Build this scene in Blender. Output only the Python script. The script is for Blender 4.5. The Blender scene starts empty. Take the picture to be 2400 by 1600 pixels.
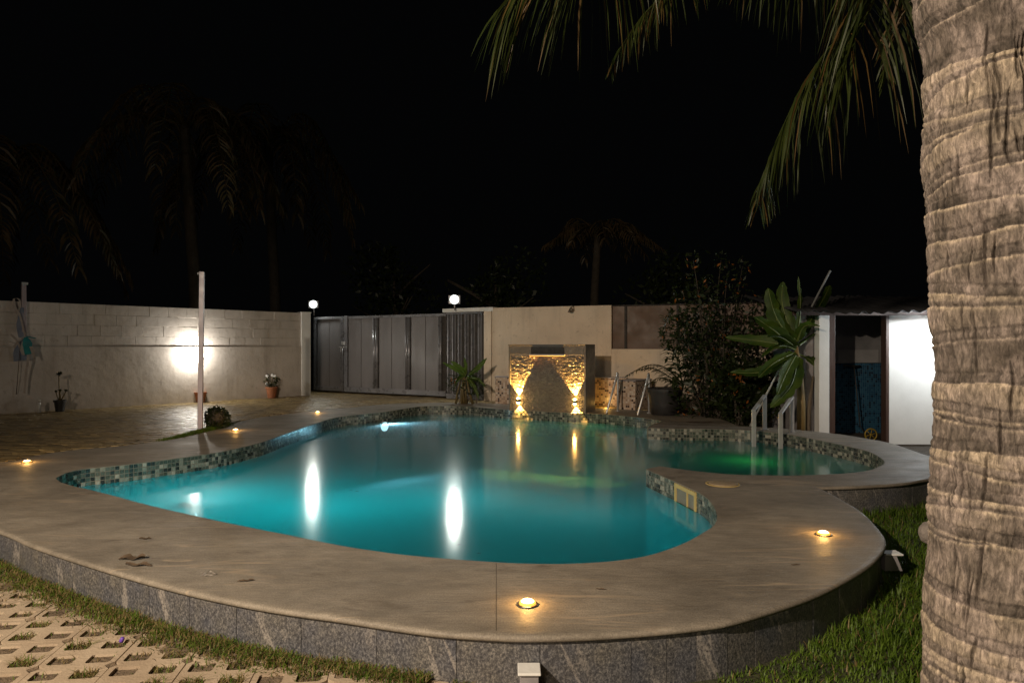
import bpy, bmesh, math, random
import numpy as np
from mathutils import Vector, Matrix
from mathutils.geometry import tessellate_polygon

rnd = random.Random(7)
nr = np.random.RandomState(7)
S = bpy.context.scene
COL = S.collection
R = math.radians

# ------------------------------------------------------------------ camera
CH = 1.35          # camera above the deck; deck top is z = 0
F = 1600.0         # focal length in pixels of the 2400 px wide photograph
HY = 812.0         # horizon row
cd = bpy.data.cameras.new("camera")
cam = bpy.data.objects.new("camera", cd)
COL.objects.link(cam)
cam.location = (0, 0, CH)
cam.rotation_euler = (R(90), 0, 0)
cd.sensor_width = 36.0
cd.lens = 36.0 * F / 2400.0
cd.shift_y = (HY - 800.0) / 2400.0
cd.clip_start = 0.05
cd.clip_end = 600
S.camera = cam

# ------------------------------------------------------------------ world and lights
w = bpy.data.worlds.new("World")
S.world = w
w.use_nodes = True
nt = w.node_tree
# moonless night: a faint, even glow of sky
nt.nodes["Background"].inputs[0].default_value = (0.85, 0.92, 1.0, 1)
nt.nodes["Background"].inputs[1].default_value = 0.0011
S.view_settings.view_transform = 'Standard'
S.view_settings.look = 'None'
S.view_settings.gamma = 1
S.view_settings.exposure = 0
S.view_settings.use_curve_mapping = False
S.render.engine = 'CYCLES'
cy = S.cycles
cy.use_denoising = True
cy.max_bounces = 8
cy.diffuse_bounces = 3
cy.glossy_bounces = 4
cy.transmission_bounces = 4
cy.transparent_max_bounces = 16
cy.sample_clamp_indirect = 3.0
cy.sample_clamp_direct = 0.0
cy.caustics_reflective = False
cy.caustics_refractive = False


def light(name, typ, loc, power, color, size=0.05, direction=None, cone=None, blend=0.3, spec=1.0):
    l = bpy.data.lights.new(name, typ)
    l.energy = power
    l.color = color
    if typ in ('POINT', 'SPOT'):
        l.shadow_soft_size = size
    if typ == 'SPOT':
        l.spot_size = R(cone)
        l.spot_blend = blend
    if typ == 'AREA':
        l.size = size
    l.specular_factor = spec
    o = bpy.data.objects.new(name, l)
    COL.objects.link(o)
    o.location = loc
    if direction is not None:
        o.rotation_euler = Vector(direction).to_track_quat('-Z', 'Y').to_euler()
    return o


WARM = (1.0, 0.80, 0.58)
AMBER = (1.0, 0.55, 0.16)
# flood lights of the house and the street behind the camera (real lamps out of frame)
light("garden_flood_light", 'SPOT', (-4.0, -1.4, 4.1), 3300, (1.0, 0.81, 0.61), 0.09, (5.0, 5.6, -4.2), 118, 0.5)
light("house_flood_light", 'SPOT', (-4.5, -9.0, 5.4), 1500, (1.0, 0.80, 0.60), 0.6, (0.0, 14, -5.0), 75, 0.8)
# gate, wall, shed and far pool lamps, each at its fitting
LG1 = (-5.93, 20.4, 2.61)
LG2 = (-1.47, 17.45, 2.55)
light("gate_lamp_light", 'SPOT', (LG1[0], LG1[1] - 0.16, LG1[2]), 110, (0.96, 0.98, 0.90), 0.11, (0.0, -1, -0.45), 160, 0.4, 0.0)
light("gate_lamp_light", 'SPOT', (LG2[0], LG2[1] - 0.16, LG2[2]), 110, (0.96, 0.98, 0.90), 0.11, (-0.1, -1, -0.45), 160, 0.4, 0.0)
LW = (-7.52, 16.35, 1.20)
light("wall_lamp_light", 'POINT', (LW[0] + 0.02, LW[1] - 0.1, LW[2]), 105, (1.0, 0.93, 0.82), 0.035)
LS = (6.95, 10.92, 1.74)
light("shed_lamp_light", 'POINT', (LS[0], LS[1] - 0.30, LS[2] - 0.03), 125, (0.93, 0.98, 1.0), 0.05)
for _x, _y, _p in ((-3.1, 7.05, 26), (-1.9, 6.5, 19), (-0.6, 6.9, 12), (0.7, 6.3, 6)):  # unseen points added to spread an even cyan glow underwater
    light("pool_glow_fill", 'POINT', (_x, _y, -0.95), _p, (0.0, 0.76, 0.84), 0.22)
light("pool_lamp_light_far", 'SPOT', (-2.50, 13.70, -0.34), 75, (0.55, 0.78, 1.0), 0.07, (0.9, -0.8, -0.1), 172, 0.5, 0.0)
light("small_pool_lamp_light", 'POINT', (3.2, 9.2, -0.55), 2.0, (0.10, 1.0, 0.16), 0.1, spec=0.0)
light("far_wall_green_fill", 'POINT', (1.6, 13.3, -0.5), 0.9, (0.20, 1.0, 0.35), 0.1, spec=0.0)  # unseen point added to tint the far pool wall green


# ------------------------------------------------------------------ helpers
def P(px, py, z=0.0):
    Y = F * (CH - z) / (py - HY)
    return Vector(((px - 1200) / F * Y, Y, z))


def V(px, py, Y):
    return Vector(((px - 1200) / F * Y, Y, CH - (py - HY) / F * Y))


def onplane(px, py, A, B):
    """point seen at a pixel on the vertical plane through ground points A and B"""
    k = (px - 1200) / F
    dx, dy = B[0] - A[0], B[1] - A[1]
    t = (k * A[1] - A[0]) / (dx - k * dy)
    Y = A[1] + t * dy
    return Vector((k * Y, Y, CH - (py - HY) / F * Y))


class MB:
    def __init__(self):
        self.v, self.f, self.m = [], [], []

    def add(self, vs, fs, mi=0):
        o = len(self.v)
        self.v += [tuple(x) for x in vs]
        self.f += [tuple(i + o for i in q) for q in fs]
        self.m += [mi] * len(fs)

    def box(self, c, s, rot=0.0, mi=0, M=None):
        sx, sy, sz = s[0] / 2, s[1] / 2, s[2] / 2
        pts = [Vector((x * sx, y * sy, z * sz)) for z in (-1, 1) for y in (-1, 1) for x in (-1, 1)]
        if M is None:
            M = Matrix.Rotation(rot, 3, 'Z')
        c = Vector(c)
        self.add([c + M @ p for p in pts], [(0, 2, 3, 1), (4, 5, 7, 6), (0, 1, 5, 4), (2, 6, 7, 3), (0, 4, 6, 2), (1, 3, 7, 5)], mi)

    def tube(self, pts, r, n=10, mi=0, caps=True):
        pts = [Vector(p) for p in pts]
        rs = r if isinstance(r, (list, tuple)) else [r] * len(pts)
        o = len(self.v)
        up = Vector((0, 0, 1))
        prev = None
        for i, p in enumerate(pts):
            a = pts[max(i - 1, 0)]
            b = pts[min(i + 1, len(pts) - 1)]
            t = (b - a).normalized()
            if prev is None:
                s = t.cross(up)
                if s.length < 0.05:
                    s = t.cross(Vector((1, 0, 0)))
                s.normalize()
            else:
                s = prev - t * prev.dot(t)
                s.normalize()
            prev = s
            q = t.cross(s)
            for k in range(n):
                an = 2 * math.pi * k / n
                self.v.append(tuple(p + (s * math.cos(an) + q * math.sin(an)) * rs[i]))
        for i in range(len(pts) - 1):
            for k in range(n):
                a = o + i * n + k
                b = o + i * n + (k + 1) % n
                self.f.append((a, b, b + n, a + n))
                self.m.append(mi)
        if caps:
            self.f.append(tuple(o + k for k in range(n))[::-1])
            self.f.append(tuple(o + (len(pts) - 1) * n + k for k in range(n)))
            self.m += [mi, mi]

    def lathe(self, prof, c=(0, 0, 0), n=20, mi=0, M=None):
        """prof: list of (r, z)"""
        o = len(self.v)
        c = Vector(c)
        for r, z in prof:
            for k in range(n):
                an = 2 * math.pi * k / n
                p = Vector((r * math.cos(an), r * math.sin(an), z))
                if M is not None:
                    p = M @ p
                self.v.append(tuple(c + p))
        for i in range(len(prof) - 1):
            for k in range(n):
                a = o + i * n + k
                b = o + i * n + (k + 1) % n
                self.f.append((a, b, b + n, a + n))
                self.m.append(mi)
        self.f.append(tuple(o + (len(prof) - 1) * n + k for k in range(n)))
        self.m.append(mi)
        self.f.append(tuple(o + k for k in range(n))[::-1])
        self.m.append(mi)

    def ribbon(self, pts, ws, side, mi=0):
        o = len(self.v)
        for p, wd in zip(pts, ws):
            s = side * wd
            self.v.append(tuple(p - s))
            self.v.append(tuple(p + s))
        for i in range(len(pts) - 1):
            a = o + 2 * i
            self.f.append((a, a + 1, a + 3, a + 2))
            self.m.append(mi)

    def build(self, name, mats, parent=None, smooth=False):
        me = bpy.data.meshes.new(name)
        me.from_pydata(self.v, [], self.f)
        if not isinstance(mats, (list, tuple)):
            mats = [mats]
        for x in mats:
            me.materials.append(x)
        if len(mats) > 1:
            me.polygons.foreach_set("material_index", self.m)
        if smooth:
            me.polygons.foreach_set("use_smooth", [True] * len(me.polygons))
        me.update()
        o = bpy.data.objects.new(name, me)
        COL.objects.link(o)
        if parent:
            o.parent = parent
            o.matrix_parent_inverse = Matrix.Translation(-Vector(parent.location)) if parent.type == 'EMPTY' or True else Matrix()
        return o


def bevel(o, wd=0.004, seg=2):
    m = o.modifiers.new("bevel", 'BEVEL')
    m.width = wd
    m.segments = seg
    m.limit_method = 'ANGLE'
    m.angle_limit = R(40)
    return o


def tag(o, label=None, cat=None, group=None, kind=None):
    if label:
        o['label'] = label
    if cat:
        o['category'] = cat
    if group:
        o['group'] = group
    if kind:
        o['kind'] = kind
    return o


def thing(name, loc, label, cat, group=None):
    o = bpy.data.objects.new(name, None)
    COL.objects.link(o)
    o.location = loc
    o.empty_display_size = 0.1
    return tag(o, label, cat, group)


def catmull(pts, seg=8, closed=False):
    out = []
    n = len(pts)
    rng = range(n) if closed else range(n - 1)
    for i in rng:
        if closed:
            p0, p1, p2, p3 = pts[(i - 1) % n], pts[i], pts[(i + 1) % n], pts[(i + 2) % n]
        else:
            p0, p1, p2, p3 = pts[max(i - 1, 0)], pts[i], pts[i + 1], pts[min(i + 2, n - 1)]
        for k in range(seg):
            t = k / seg
            out.append(0.5 * ((2 * p1) + (p2 - p0) * t + (2 * p0 - 5 * p1 + 4 * p2 - p3) * t * t + (3 * p1 - p0 - 3 * p2 + p3) * t ** 3))
    if not closed:
        out.append(pts[-1])
    return out


# ------------------------------------------------------------------ materials
MATS = {}


def newmat(name):
    m = bpy.data.materials.new(name)
    m.use_nodes = True
    MATS[name] = m
    n = m.node_tree
    return m, n, n.nodes["Principled BSDF"]


def N(n, t, **k):
    x = n.nodes.new(t)
    for a, b in k.items():
        setattr(x, a, b)
    return x


def coords(n, scale=(1, 1, 1), rot=(0, 0, 0)):
    g = N(n, "ShaderNodeNewGeometry")
    mp = N(n, "ShaderNodeMapping")
    mp.inputs['Scale'].default_value = scale
    mp.inputs['Rotation'].default_value = rot
    n.links.new(g.outputs['Position'], mp.inputs['Vector'])
    return mp.outputs['Vector']


def noise(n, vec, scale, detail=4, rough=0.55, dist=0.0):
    x = N(n, "ShaderNodeTexNoise")
    x.inputs['Scale'].default_value = scale
    x.inputs['Detail'].default_value = detail
    x.inputs['Roughness'].default_value = rough
    x.inputs['Distortion'].default_value = dist
    n.links.new(vec, x.inputs['Vector'])
    return x.outputs['Fac']


def ramp(n, fac, stops):
    x = N(n, "ShaderNodeValToRGB")
    e = x.color_ramp.elements
    while len(e) < len(stops):
        e.new(0.5)
    for i, (p, c) in enumerate(stops):
        e[i].position = p
        e[i].color = (c, c, c, 1) if not isinstance(c, (tuple, list)) else (c[0], c[1], c[2], 1)
    n.links.new(fac, x.inputs['Fac'])
    return x.outputs['Color']


def mixc(n, fac, a, b, mode='MIX'):
    x = N(n, "ShaderNodeMix", data_type='RGBA', blend_type=mode)
    for sock, val in ((x.inputs['Factor'], fac), (x.inputs[6], a), (x.inputs[7], b)):
        if isinstance(val, bpy.types.NodeSocket):
            n.links.new(val, sock)
        elif isinstance(val, (tuple, list)):
            sock.default_value = (val[0], val[1], val[2], 1)
        else:
            sock.default_value = val
    return x.outputs[2]


def bump(n, height, strength, dist, bsdf, prev=None):
    b = N(n, "ShaderNodeBump")
    b.inputs['Strength'].default_value = strength
    b.inputs['Distance'].default_value = dist
    n.links.new(height, b.inputs['Height'])
    if prev:
        n.links.new(prev, b.inputs['Normal'])
    n.links.new(b.outputs['Normal'], bsdf.inputs['Normal'])
    return b.outputs['Normal']


def simple(name, c1, c2, scale=6, rough=0.6, metal=0.0, bmp=0.0, bscale=40, stretch=(1, 1, 1), bd=0.01, spec=0.5, coat=0, rv=0.15):
    m, n, b = newmat(name)
    v = coords(n, stretch)
    f = noise(n, v, scale, 5, 0.6)
    fr = ramp(n, f, [(0.3, c1), (0.7, c2)])
    n.links.new(fr, b.inputs['Base Color'])
    b.inputs['Metallic'].default_value = metal
    b.inputs['Specular IOR Level'].default_value = spec
    rr = ramp(n, noise(n, v, scale * 1.7, 4), [(0.3, max(rough - rv, 0.03)), (0.7, min(rough + rv, 1))])
    n.links.new(rr, b.inputs['Roughness'])
    if bmp:
        bump(n, noise(n, v, bscale, 5, 0.65), bmp, bd, b)
    if coat:
        b.inputs['Coat Weight'].default_value = coat
    return m


def leafmat(name, c1, c2, scale=3, trans=0.35, rough=0.45):
    m, n, b = newmat(name)
    v = coords(n)
    col = ramp(n, noise(n, v, scale, 3), [(0.3, c1), (0.7, c2)])
    n.links.new(col, b.inputs['Base Color'])
    b.inputs['Roughness'].default_value = rough
    b.inputs['Specular IOR Level'].default_value = 0.35
    tr = N(n, "ShaderNodeBsdfTranslucent")
    n.links.new(col, tr.inputs['Color'])
    mx = N(n, "ShaderNodeMixShader")
    mx.inputs[0].default_value = trans
    n.links.new(b.outputs[0], mx.inputs[1])
    n.links.new(tr.outputs[0], mx.inputs[2])
    n.links.new(mx.outputs[0], n.nodes["Material Output"].inputs[0])
    return m


def emit(name, col, strength):
    m, n, b = newmat(name)
    b.inputs['Base Color'].default_value = (*col, 1)
    b.inputs['Emission Color'].default_value = (*col, 1)
    b.inputs['Emission Strength'].default_value = strength
    return m


def mat_deck():
    m, n, b = newmat("deck_stone")
    v = coords(n, (1, 1.6, 1), (0, 0, R(12)))
    big = noise(n, v, 0.9, 5, 0.6, 0.4)
    col = ramp(n, big, [(0.25, (0.155, 0.135, 0.108)), (0.5, (0.235, 0.206, 0.166)), (0.75, (0.33, 0.293, 0.238))])
    mot = ramp(n, noise(n, coords(n, (1, 1.8, 1), (0, 0, R(20))), 4.5, 6, 0.7, 0.6), [(0.3, 0.78), (0.7, 1.16)])
    col = mixc(n, 1.0, col, mot, 'MULTIPLY')
    # fine cross grain
    v2 = coords(n, (2, 16, 1), (0, 0, R(8)))
    gr = ramp(n, noise(n, v2, 3.0, 6, 0.7, 0.5), [(0.25, 0.80), (0.75, 1.14)])
    col = mixc(n, 1.0, col, gr, 'MULTIPLY')
    sp = ramp(n, noise(n, coords(n, (1, 0.5, 1)), 130, 4, 0.85), [(0.32, 0.62), (0.68, 1.32)])
    col = mixc(n, 1.0, col, sp, 'MULTIPLY')
    # pale thin veins
    v3 = coords(n, (0.35, 3.2, 1), (0, 0, R(-6)))
    nv = noise(n, v3, 1.1, 3, 0.45, 0.7)
    vein = ramp(n, nv, [(0.484, 0.0), (0.497, 0.8), (0.503, 0.8), (0.514, 0.0)])
    vm = ramp(n, noise(n, coords(n), 0.8, 2), [(0.45, 0.0), (0.6, 1.0)])
    vf = mixc(n, 1.0, vein, vm, 'MULTIPLY')
    col = mixc(n, vf, col, (0.36, 0.29, 0.21))
    # damp stains
    st = ramp(n, noise(n, coords(n, (1, 2.2, 1)), 1.7, 6, 0.7, 0.8), [(0.575, 0.0), (0.70, 0.55)])
    col = mixc(n, st, col, (0.075, 0.058, 0.043))
    n.links.new(col, b.inputs['Base Color'])
    rr = ramp(n, noise(n, v, 2.2, 5, 0.65), [(0.3, 0.48), (0.7, 0.72)])
    n.links.new(rr, b.inputs['Roughness'])
    b.inputs['Specular IOR Level'].default_value = 0.36
    nn = bump(n, noise(n, coords(n, (1, 2.5, 1)), 14, 6, 0.7), 0.35, 0.012, b)
    bump(n, noise(n, coords(n), 160, 3, 0.7), 0.25, 0.003, b, nn)
    return m


def mat_granite():
    m, n, b = newmat("cladding_granite")
    oi = N(n, "ShaderNodeObjectInfo")
    g = N(n, "ShaderNodeNewGeometry")
    mul = N(n, "ShaderNodeVectorMath", operation='SCALE')
    cmb = N(n, "ShaderNodeCombineXYZ")
    n.links.new(oi.outputs['Random'], cmb.inputs[0])
    n.links.new(oi.outputs['Random'], cmb.inputs[1])
    n.links.new(cmb.outputs[0], mul.inputs[0])
    mul.inputs['Scale'].default_value = 7.0
    ad = N(n, "ShaderNodeVectorMath", operation='ADD')
    n.links.new(g.outputs['Position'], ad.inputs[0])
    n.links.new(mul.outputs[0], ad.inputs[1])
    vec = ad.outputs[0]
    mp = N(n, "ShaderNodeMapping")
    mp.inputs['Scale'].default_value = (1, 1, 0.75)
    n.links.new(vec, mp.inputs[0])
    sp = noise(n, mp.outputs[0], 85, 4, 0.85)
    col = ramp(n, sp, [(0.36, (0.030, 0.031, 0.036)), (0.5, (0.085, 0.086, 0.090)), (0.66, (0.23, 0.225, 0.215))])
    cl = ramp(n, noise(n, vec, 5, 4), [(0.3, (0.75, 0.78, 0.9)), (0.7, (1.15, 1.08, 0.95))])
    col = mixc(n, 1.0, col, cl, 'MULTIPLY')
    # slanting pale veins: rotate first, then stretch along the slant
    mpr = N(n, "ShaderNodeMapping")
    mpr.inputs['Rotation'].default_value = (0, R(24), 0)
    n.links.new(vec, mpr.inputs[0])
    mp2 = N(n, "ShaderNodeMapping")
    mp2.inputs['Scale'].default_value = (1.5, 1.5, 0.16)
    n.links.new(mpr.outputs[0], mp2.inputs[0])
    nv = noise(n, mp2.outputs[0], 1.9, 5, 0.55, 0.15)
    vein = ramp(n, nv, [(0.477, 0.0), (0.492, 0.95), (0.508, 0.95), (0.523, 0.0)])
    vm = ramp(n, noise(n, vec, 1.3, 2), [(0.40, 0.0), (0.50, 1.0)])
    vf = mixc(n, 1.0, vein, vm, 'MULTIPLY')
    vf = mixc(n, 1.0, vf, ramp(n, sp, [(0.38, 0.1), (0.56, 0.85)]), 'MULTIPLY')
    col = mixc(n, vf, col, (0.30, 0.275, 0.25))
    # white runs from the top edge
    mp3 = N(n, "ShaderNodeMapping")
    mp3.inputs['Scale'].default_value = (1, 1, 0.05)
    n.links.new(vec, mp3.inputs[0])
    run = ramp(n, noise(n, mp3.outputs[0], 12, 3, 0.6), [(0.70, 0.0), (0.77, 0.25)])
    col = mixc(n, run, col, (0.36, 0.34, 0.31))
    n.links.new(col, b.inputs['Base Color'])
    b.inputs['Roughness'].default_value = 0.42
    bump(n, noise(n, vec, 120, 3), 0.15, 0.002, b)
    return m


def mat_wallpaint(name, base=(0.52, 0.47, 0.42), dirt=(0.26, 0.22, 0.18)):
    m, n, b = newmat(name)
    v = coords(n)
    c = ramp(n, noise(n, v, 1.3, 5, 0.6, 0.3), [(0.3, tuple(x * 0.88 for x in base)), (0.7, tuple(min(1, x * 1.08) for x in base))])
    st = ramp(n, noise(n, coords(n, (1, 1, 0.12)), 3.2, 6, 0.7), [(0.52, 0.0), (0.76, 0.45)])
    c = mixc(n, st, c, dirt)
    sp = ramp(n, noise(n, v, 9, 6, 0.75), [(0.58, 0.0), (0.70, 0.6)])
    c = mixc(n, sp, c, dirt)
    # splash-up dirt above the ground
    sep = N(n, "ShaderNodeSeparateXYZ")
    n.links.new(v, sep.inputs[0])
    mr = N(n, "ShaderNodeMapRange")
    mr.inputs[1].default_value = 0.0
    mr.inputs[2].default_value = 0.35
    mr.inputs[3].default_value = 0.5
    mr.inputs[4].default_value = 0.0
    n.links.new(sep.outputs[2], mr.inputs[0])
    mm = mixc(n, 1.0, mr.outputs[0], ramp(n, noise(n, v, 4, 5), [(0.35, 0.1), (0.65, 1.0)]), 'MULTIPLY')
    c = mixc(n, mm, c, dirt)
    n.links.new(c, b.inputs['Base Color'])
    b.inputs['Roughness'].default_value = 0.75
    b.inputs['Specular IOR Level'].default_value = 0.3
    nn = bump(n, noise(n, v, 5, 6, 0.6), 0.4, 0.02, b)
    bump(n, noise(n, v, 70, 3, 0.6), 0.25, 0.004, b, nn)
    return m


def mat_mosaic(name, cols, size=0.05, z_rot=0.0, grout=(0.25, 0.24, 0.2), rough=0.25):
    """small square tiles laid by the surface's own UV map"""
    m, n, b = newmat(name)
    uv = N(n, "ShaderNodeUVMap")
    sc = N(n, "ShaderNodeVectorMath", operation='SCALE')
    sc.inputs['Scale'].default_value = 1.0 / size
    n.links.new(uv.outputs[0], sc.inputs[0])
    fl = N(n, "ShaderNodeVectorMath", operation='FLOOR')
    n.links.new(sc.outputs[0], fl.inputs[0])
    wn = N(n, "ShaderNodeTexWhiteNoise", noise_dimensions='2D')
    n.links.new(fl.outputs[0], wn.inputs['Vector'])
    k = len(cols)
    x = N(n, "ShaderNodeValToRGB")
    x.color_ramp.interpolation = 'CONSTANT'
    e = x.color_ramp.elements
    while len(e) < k:
        e.new(0.5)
    acc = 0
    tot = sum(c[1] for c in cols)
    for i, (c, wgt) in enumerate(cols):
        e[i].position = acc / tot
        e[i].color = (*c, 1)
        acc += wgt
    n.links.new(wn.outputs['Value'], x.inputs[0])
    fr = N(n, "ShaderNodeVectorMath", operation='FRACTION')
    n.links.new(sc.outputs[0], fr.inputs[0])
    sb = N(n, "ShaderNodeVectorMath", operation='SUBTRACT')
    n.links.new(fr.outputs[0], sb.inputs[0])
    sb.inputs[1].default_value = (0.5, 0.5, 0.5)
    ab = N(n, "ShaderNodeVectorMath", operation='ABSOLUTE')
    n.links.new(sb.outputs[0], ab.inputs[0])
    sp = N(n, "ShaderNodeSeparateXYZ")
    n.links.new(ab.outputs[0], sp.inputs[0])
    mx = N(n, "ShaderNodeMath", operation='MAXIMUM')
    n.links.new(sp.outputs[0], mx.inputs[0])
    n.links.new(sp.outputs[1], mx.inputs[1])
    gt = ramp(n, mx.outputs[0], [(0.43, 0.0), (0.46, 1.0)])
    col = mixc(n, gt, x.outputs[0], grout)
    n.links.new(col, b.inputs['Base Color'])
    b.inputs['Roughness'].default_value = rough
    inv = ramp(n, mx.outputs[0], [(0.42, 1.0), (0.46, 0.0)])
    bump(n, inv, 0.5, 0.003, b)
    return m


def mat_water():
    m, n, b = newmat("pool_water")
    out = n.nodes["Material Output"]
    gl = N(n, "ShaderNodeBsdfGlossy")
    gl.inputs['Color'].default_value = (1, 1, 1, 1)
    gl.inputs['Roughness'].default_value = 0.13
    tr = N(n, "ShaderNodeBsdfTransparent")
    tr.inputs['Color'].default_value = (0.50, 0.86, 0.84, 1)
    tl = N(n, "ShaderNodeBsdfTranslucent")
    tl.inputs['Color'].default_value = (0.55, 0.92, 0.90, 1)
    mx = N(n, "ShaderNodeMixShader")
    mx.inputs[0].default_value = 0.5
    n.links.new(tr.outputs[0], mx.inputs[1])
    n.links.new(tl.outputs[0], mx.inputs[2])
    fr = N(n, "ShaderNodeFresnel")
    fr.inputs['IOR'].default_value = 1.33
    bp = N(n, "ShaderNodeBump")
    bp.inputs['Strength'].default_value = 0.06
    bp.inputs['Distance'].default_value = 0.02
    n.links.new(noise(n, coords(n), 2.6, 4, 0.5), bp.inputs['Height'])
    n.links.new(bp.outputs[0], gl.inputs['Normal'])
    m2 = N(n, "ShaderNodeMixShader")
    n.links.new(fr.outputs[0], m2.inputs[0])
    n.links.new(mx.outputs[0], m2.inputs[1])
    n.links.new(gl.outputs[0], m2.inputs[2])
    n.links.new(m2.outputs[0], out.inputs[0])
    return m


M_deck = mat_deck()
M_gran = mat_granite()
M_wall = mat_wallpaint("painted_wall", (0.58, 0.535, 0.49))
M_wall2 = mat_wallpaint("painted_wall_warm", (0.66, 0.55, 0.43), (0.30, 0.24, 0.19))
M_white = simple("white_paint", (0.62, 0.62, 0.60), (0.72, 0.72, 0.70), 2.0, 0.6, bmp=0.2, bscale=30)
M_pole = simple("pole_paint", (0.36, 0.31, 0.34), (0.44, 0.38, 0.42), 4, 0.45)
M_joint = simple("dark_joint", (0.03, 0.028, 0.025), (0.06, 0.05, 0.045), 10, 0.9)
M_soil = simple("soil", (0.10, 0.07, 0.045), (0.19, 0.14, 0.09), 9, 0.95, bmp=1.0, bscale=35, bd=0.03)
M_bed = simple("garden_soil", (0.035, 0.028, 0.02), (0.07, 0.055, 0.04), 6, 0.95, bmp=1.0, bscale=25, bd=0.03)
M_gridp = simple("grid_paver_concrete", (0.29, 0.22, 0.15), (0.45, 0.365, 0.265), 3, 0.85, bmp=0.7, bscale=60, bd=0.006)
M_yard = [simple("yard_paver_a", (0.19, 0.135, 0.055), (0.28, 0.205, 0.09), 5, 0.42, bmp=0.6, bscale=30, bd=0.02),
          simple("yard_paver_b", (0.12, 0.085, 0.037), (0.20, 0.145, 0.065), 5, 0.5, bmp=0.6, bscale=30, bd=0.02),
          simple("yard_paver_c", (0.23, 0.165, 0.07), (0.34, 0.25, 0.115), 5, 0.36, bmp=0.6, bscale=30, bd=0.02)]
M_steel = simple("stainless_steel", (0.55, 0.55, 0.56), (0.68, 0.68, 0.68), 5, 0.34, metal=0.55, rv=0.06)
M_gate = simple("gate_grey_paint", (0.13, 0.125, 0.13), (0.19, 0.18, 0.185), 2.5, 0.42, metal=0.0, stretch=(1, 1, 0.2), rv=0.1)
M_gatef = simple("gate_frame_paint", (0.17, 0.17, 0.185), (0.23, 0.23, 0.245), 3, 0.3, metal=0.35, rv=0.08)
M_black = simple("black_plastic", (0.012, 0.012, 0.012), (0.025, 0.025, 0.025), 8, 0.5)
M_terra = simple("terracotta", (0.22, 0.075, 0.03), (0.34, 0.13, 0.055), 8, 0.8, bmp=0.2)
M_brown = simple("brown_wood", (0.045, 0.026, 0.02), (0.08, 0.045, 0.034), 5, 0.5, stretch=(8, 8, 0.6))
M_brownsheet = simple("brown_sheet", (0.10, 0.062, 0.042), (0.16, 0.10, 0.07), 2, 0.6)
M_roof = simple("roof_sheet", (0.03, 0.03, 0.033), (0.06, 0.06, 0.064), 3, 0.5, stretch=(1, 0.3, 1))
M_bark = simple("bark", (0.09, 0.07, 0.05), (0.18, 0.14, 0.10), 12, 0.9, bmp=1.0, bscale=30, bd=0.02, stretch=(1, 1, 0.3))
M_frond = leafmat("palm_leaf", (0.014, 0.024, 0.004), (0.036, 0.046, 0.008), 2)
M_frond_dry = leafmat("palm_leaf_dry", (0.055, 0.035, 0.010), (0.10, 0.058, 0.018), 3)
FM = [M_frond, M_frond_dry]
M_barkfar = simple("palm_bark_far", (0.03, 0.024, 0.016), (0.06, 0.048, 0.034), 6, 0.95, bmp=0.6, bscale=14, bd=0.03)
M_frondfar = leafmat("palm_leaf_far", (0.05, 0.045, 0.018), (0.13, 0.085, 0.04), 2)
M_banana = leafmat("banana_leaf", (0.022, 0.055, 0.008), (0.08, 0.125, 0.014), 3, 0.4, 0.55)
M_shrub = leafmat("shrub_leaf", (0.010, 0.018, 0.005), (0.032, 0.045, 0.010), 5)
M_croton = leafmat("croton_leaf", (0.30, 0.09, 0.015), (0.45, 0.16, 0.03), 5)
M_rib = simple("leaf_midrib", (0.07, 0.10, 0.02), (0.12, 0.15, 0.03), 8, 0.5)
M_stem = simple("plant_stem", (0.10, 0.075, 0.03), (0.18, 0.13, 0.05), 8, 0.6)
M_grassA = leafmat("grass_green", (0.05, 0.11, 0.010), (0.15, 0.23, 0.025), 8, 0.4, 0.5)
M_grassB = leafmat("grass_dry", (0.15, 0.11, 0.04), (0.26, 0.19, 0.08), 12, 0.3, 0.6)
M_flower = simple("white_petal", (0.6, 0.6, 0.58), (0.75, 0.75, 0.72), 10, 0.6)
M_teal = simple("teal_plastic", (0.01, 0.22, 0.27), (0.03, 0.38, 0.42), 6, 0.4)
M_ribbon = simple("grey_ribbon", (0.42, 0.38, 0.35), (0.55, 0.50, 0.47), 9, 0.5)
M_bluefilm = simple("blue_film", (0.17, 0.22, 0.33), (0.25, 0.30, 0.40), 8, 0.4)
M_yellow = simple("yellow_paint", (0.22, 0.15, 0.01), (0.32, 0.22, 0.015), 8, 0.5)
M_skim = simple("skimmer_plastic", (0.45, 0.33, 0.12), (0.58, 0.44, 0.18), 12, 0.5)
M_lampbox = simple("grey_lamp_metal", (0.22, 0.21, 0.22), (0.32, 0.30, 0.31), 8, 0.5, metal=0.2)
M_bezel = simple("lamp_bezel", (0.2, 0.19, 0.17), (0.3, 0.28, 0.25), 8, 0.35, metal=0.9)
M_leafdry = simple("dry_leaf", (0.05, 0.033, 0.02), (0.11, 0.075, 0.045), 30, 0.85)
M_paper = simple("crumpled_wrapper", (0.28, 0.25, 0.22), (0.45, 0.41, 0.37), 60, 0.35)
M_purple = simple("purple_cap", (0.10, 0.04, 0.32), (0.16, 0.07, 0.42), 10, 0.5)
M_slab = simple("fountain_stone", (0.085, 0.078, 0.072), (0.12, 0.11, 0.10), 9, 0.45, bmp=0.1, bscale=80)
M_amberE = emit("amber_lens", (1.0, 0.66, 0.28), 14)
M_amberF = emit('amber_fountain_lens', (1.0, 0.54, 0.13), 170)
M_amberR = emit("amber_lens_rim", (1.0, 0.42, 0.07), 1.6)
M_whiteE = emit("cool_white_lens", (0.92, 1.0, 0.94), 3.2)
M_shedE = emit("shed_tube_glow", (0.95, 0.98, 1.0), 30)
M_wallE = emit("wall_lamp_globe", (1.0, 0.95, 0.86), 40)
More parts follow.
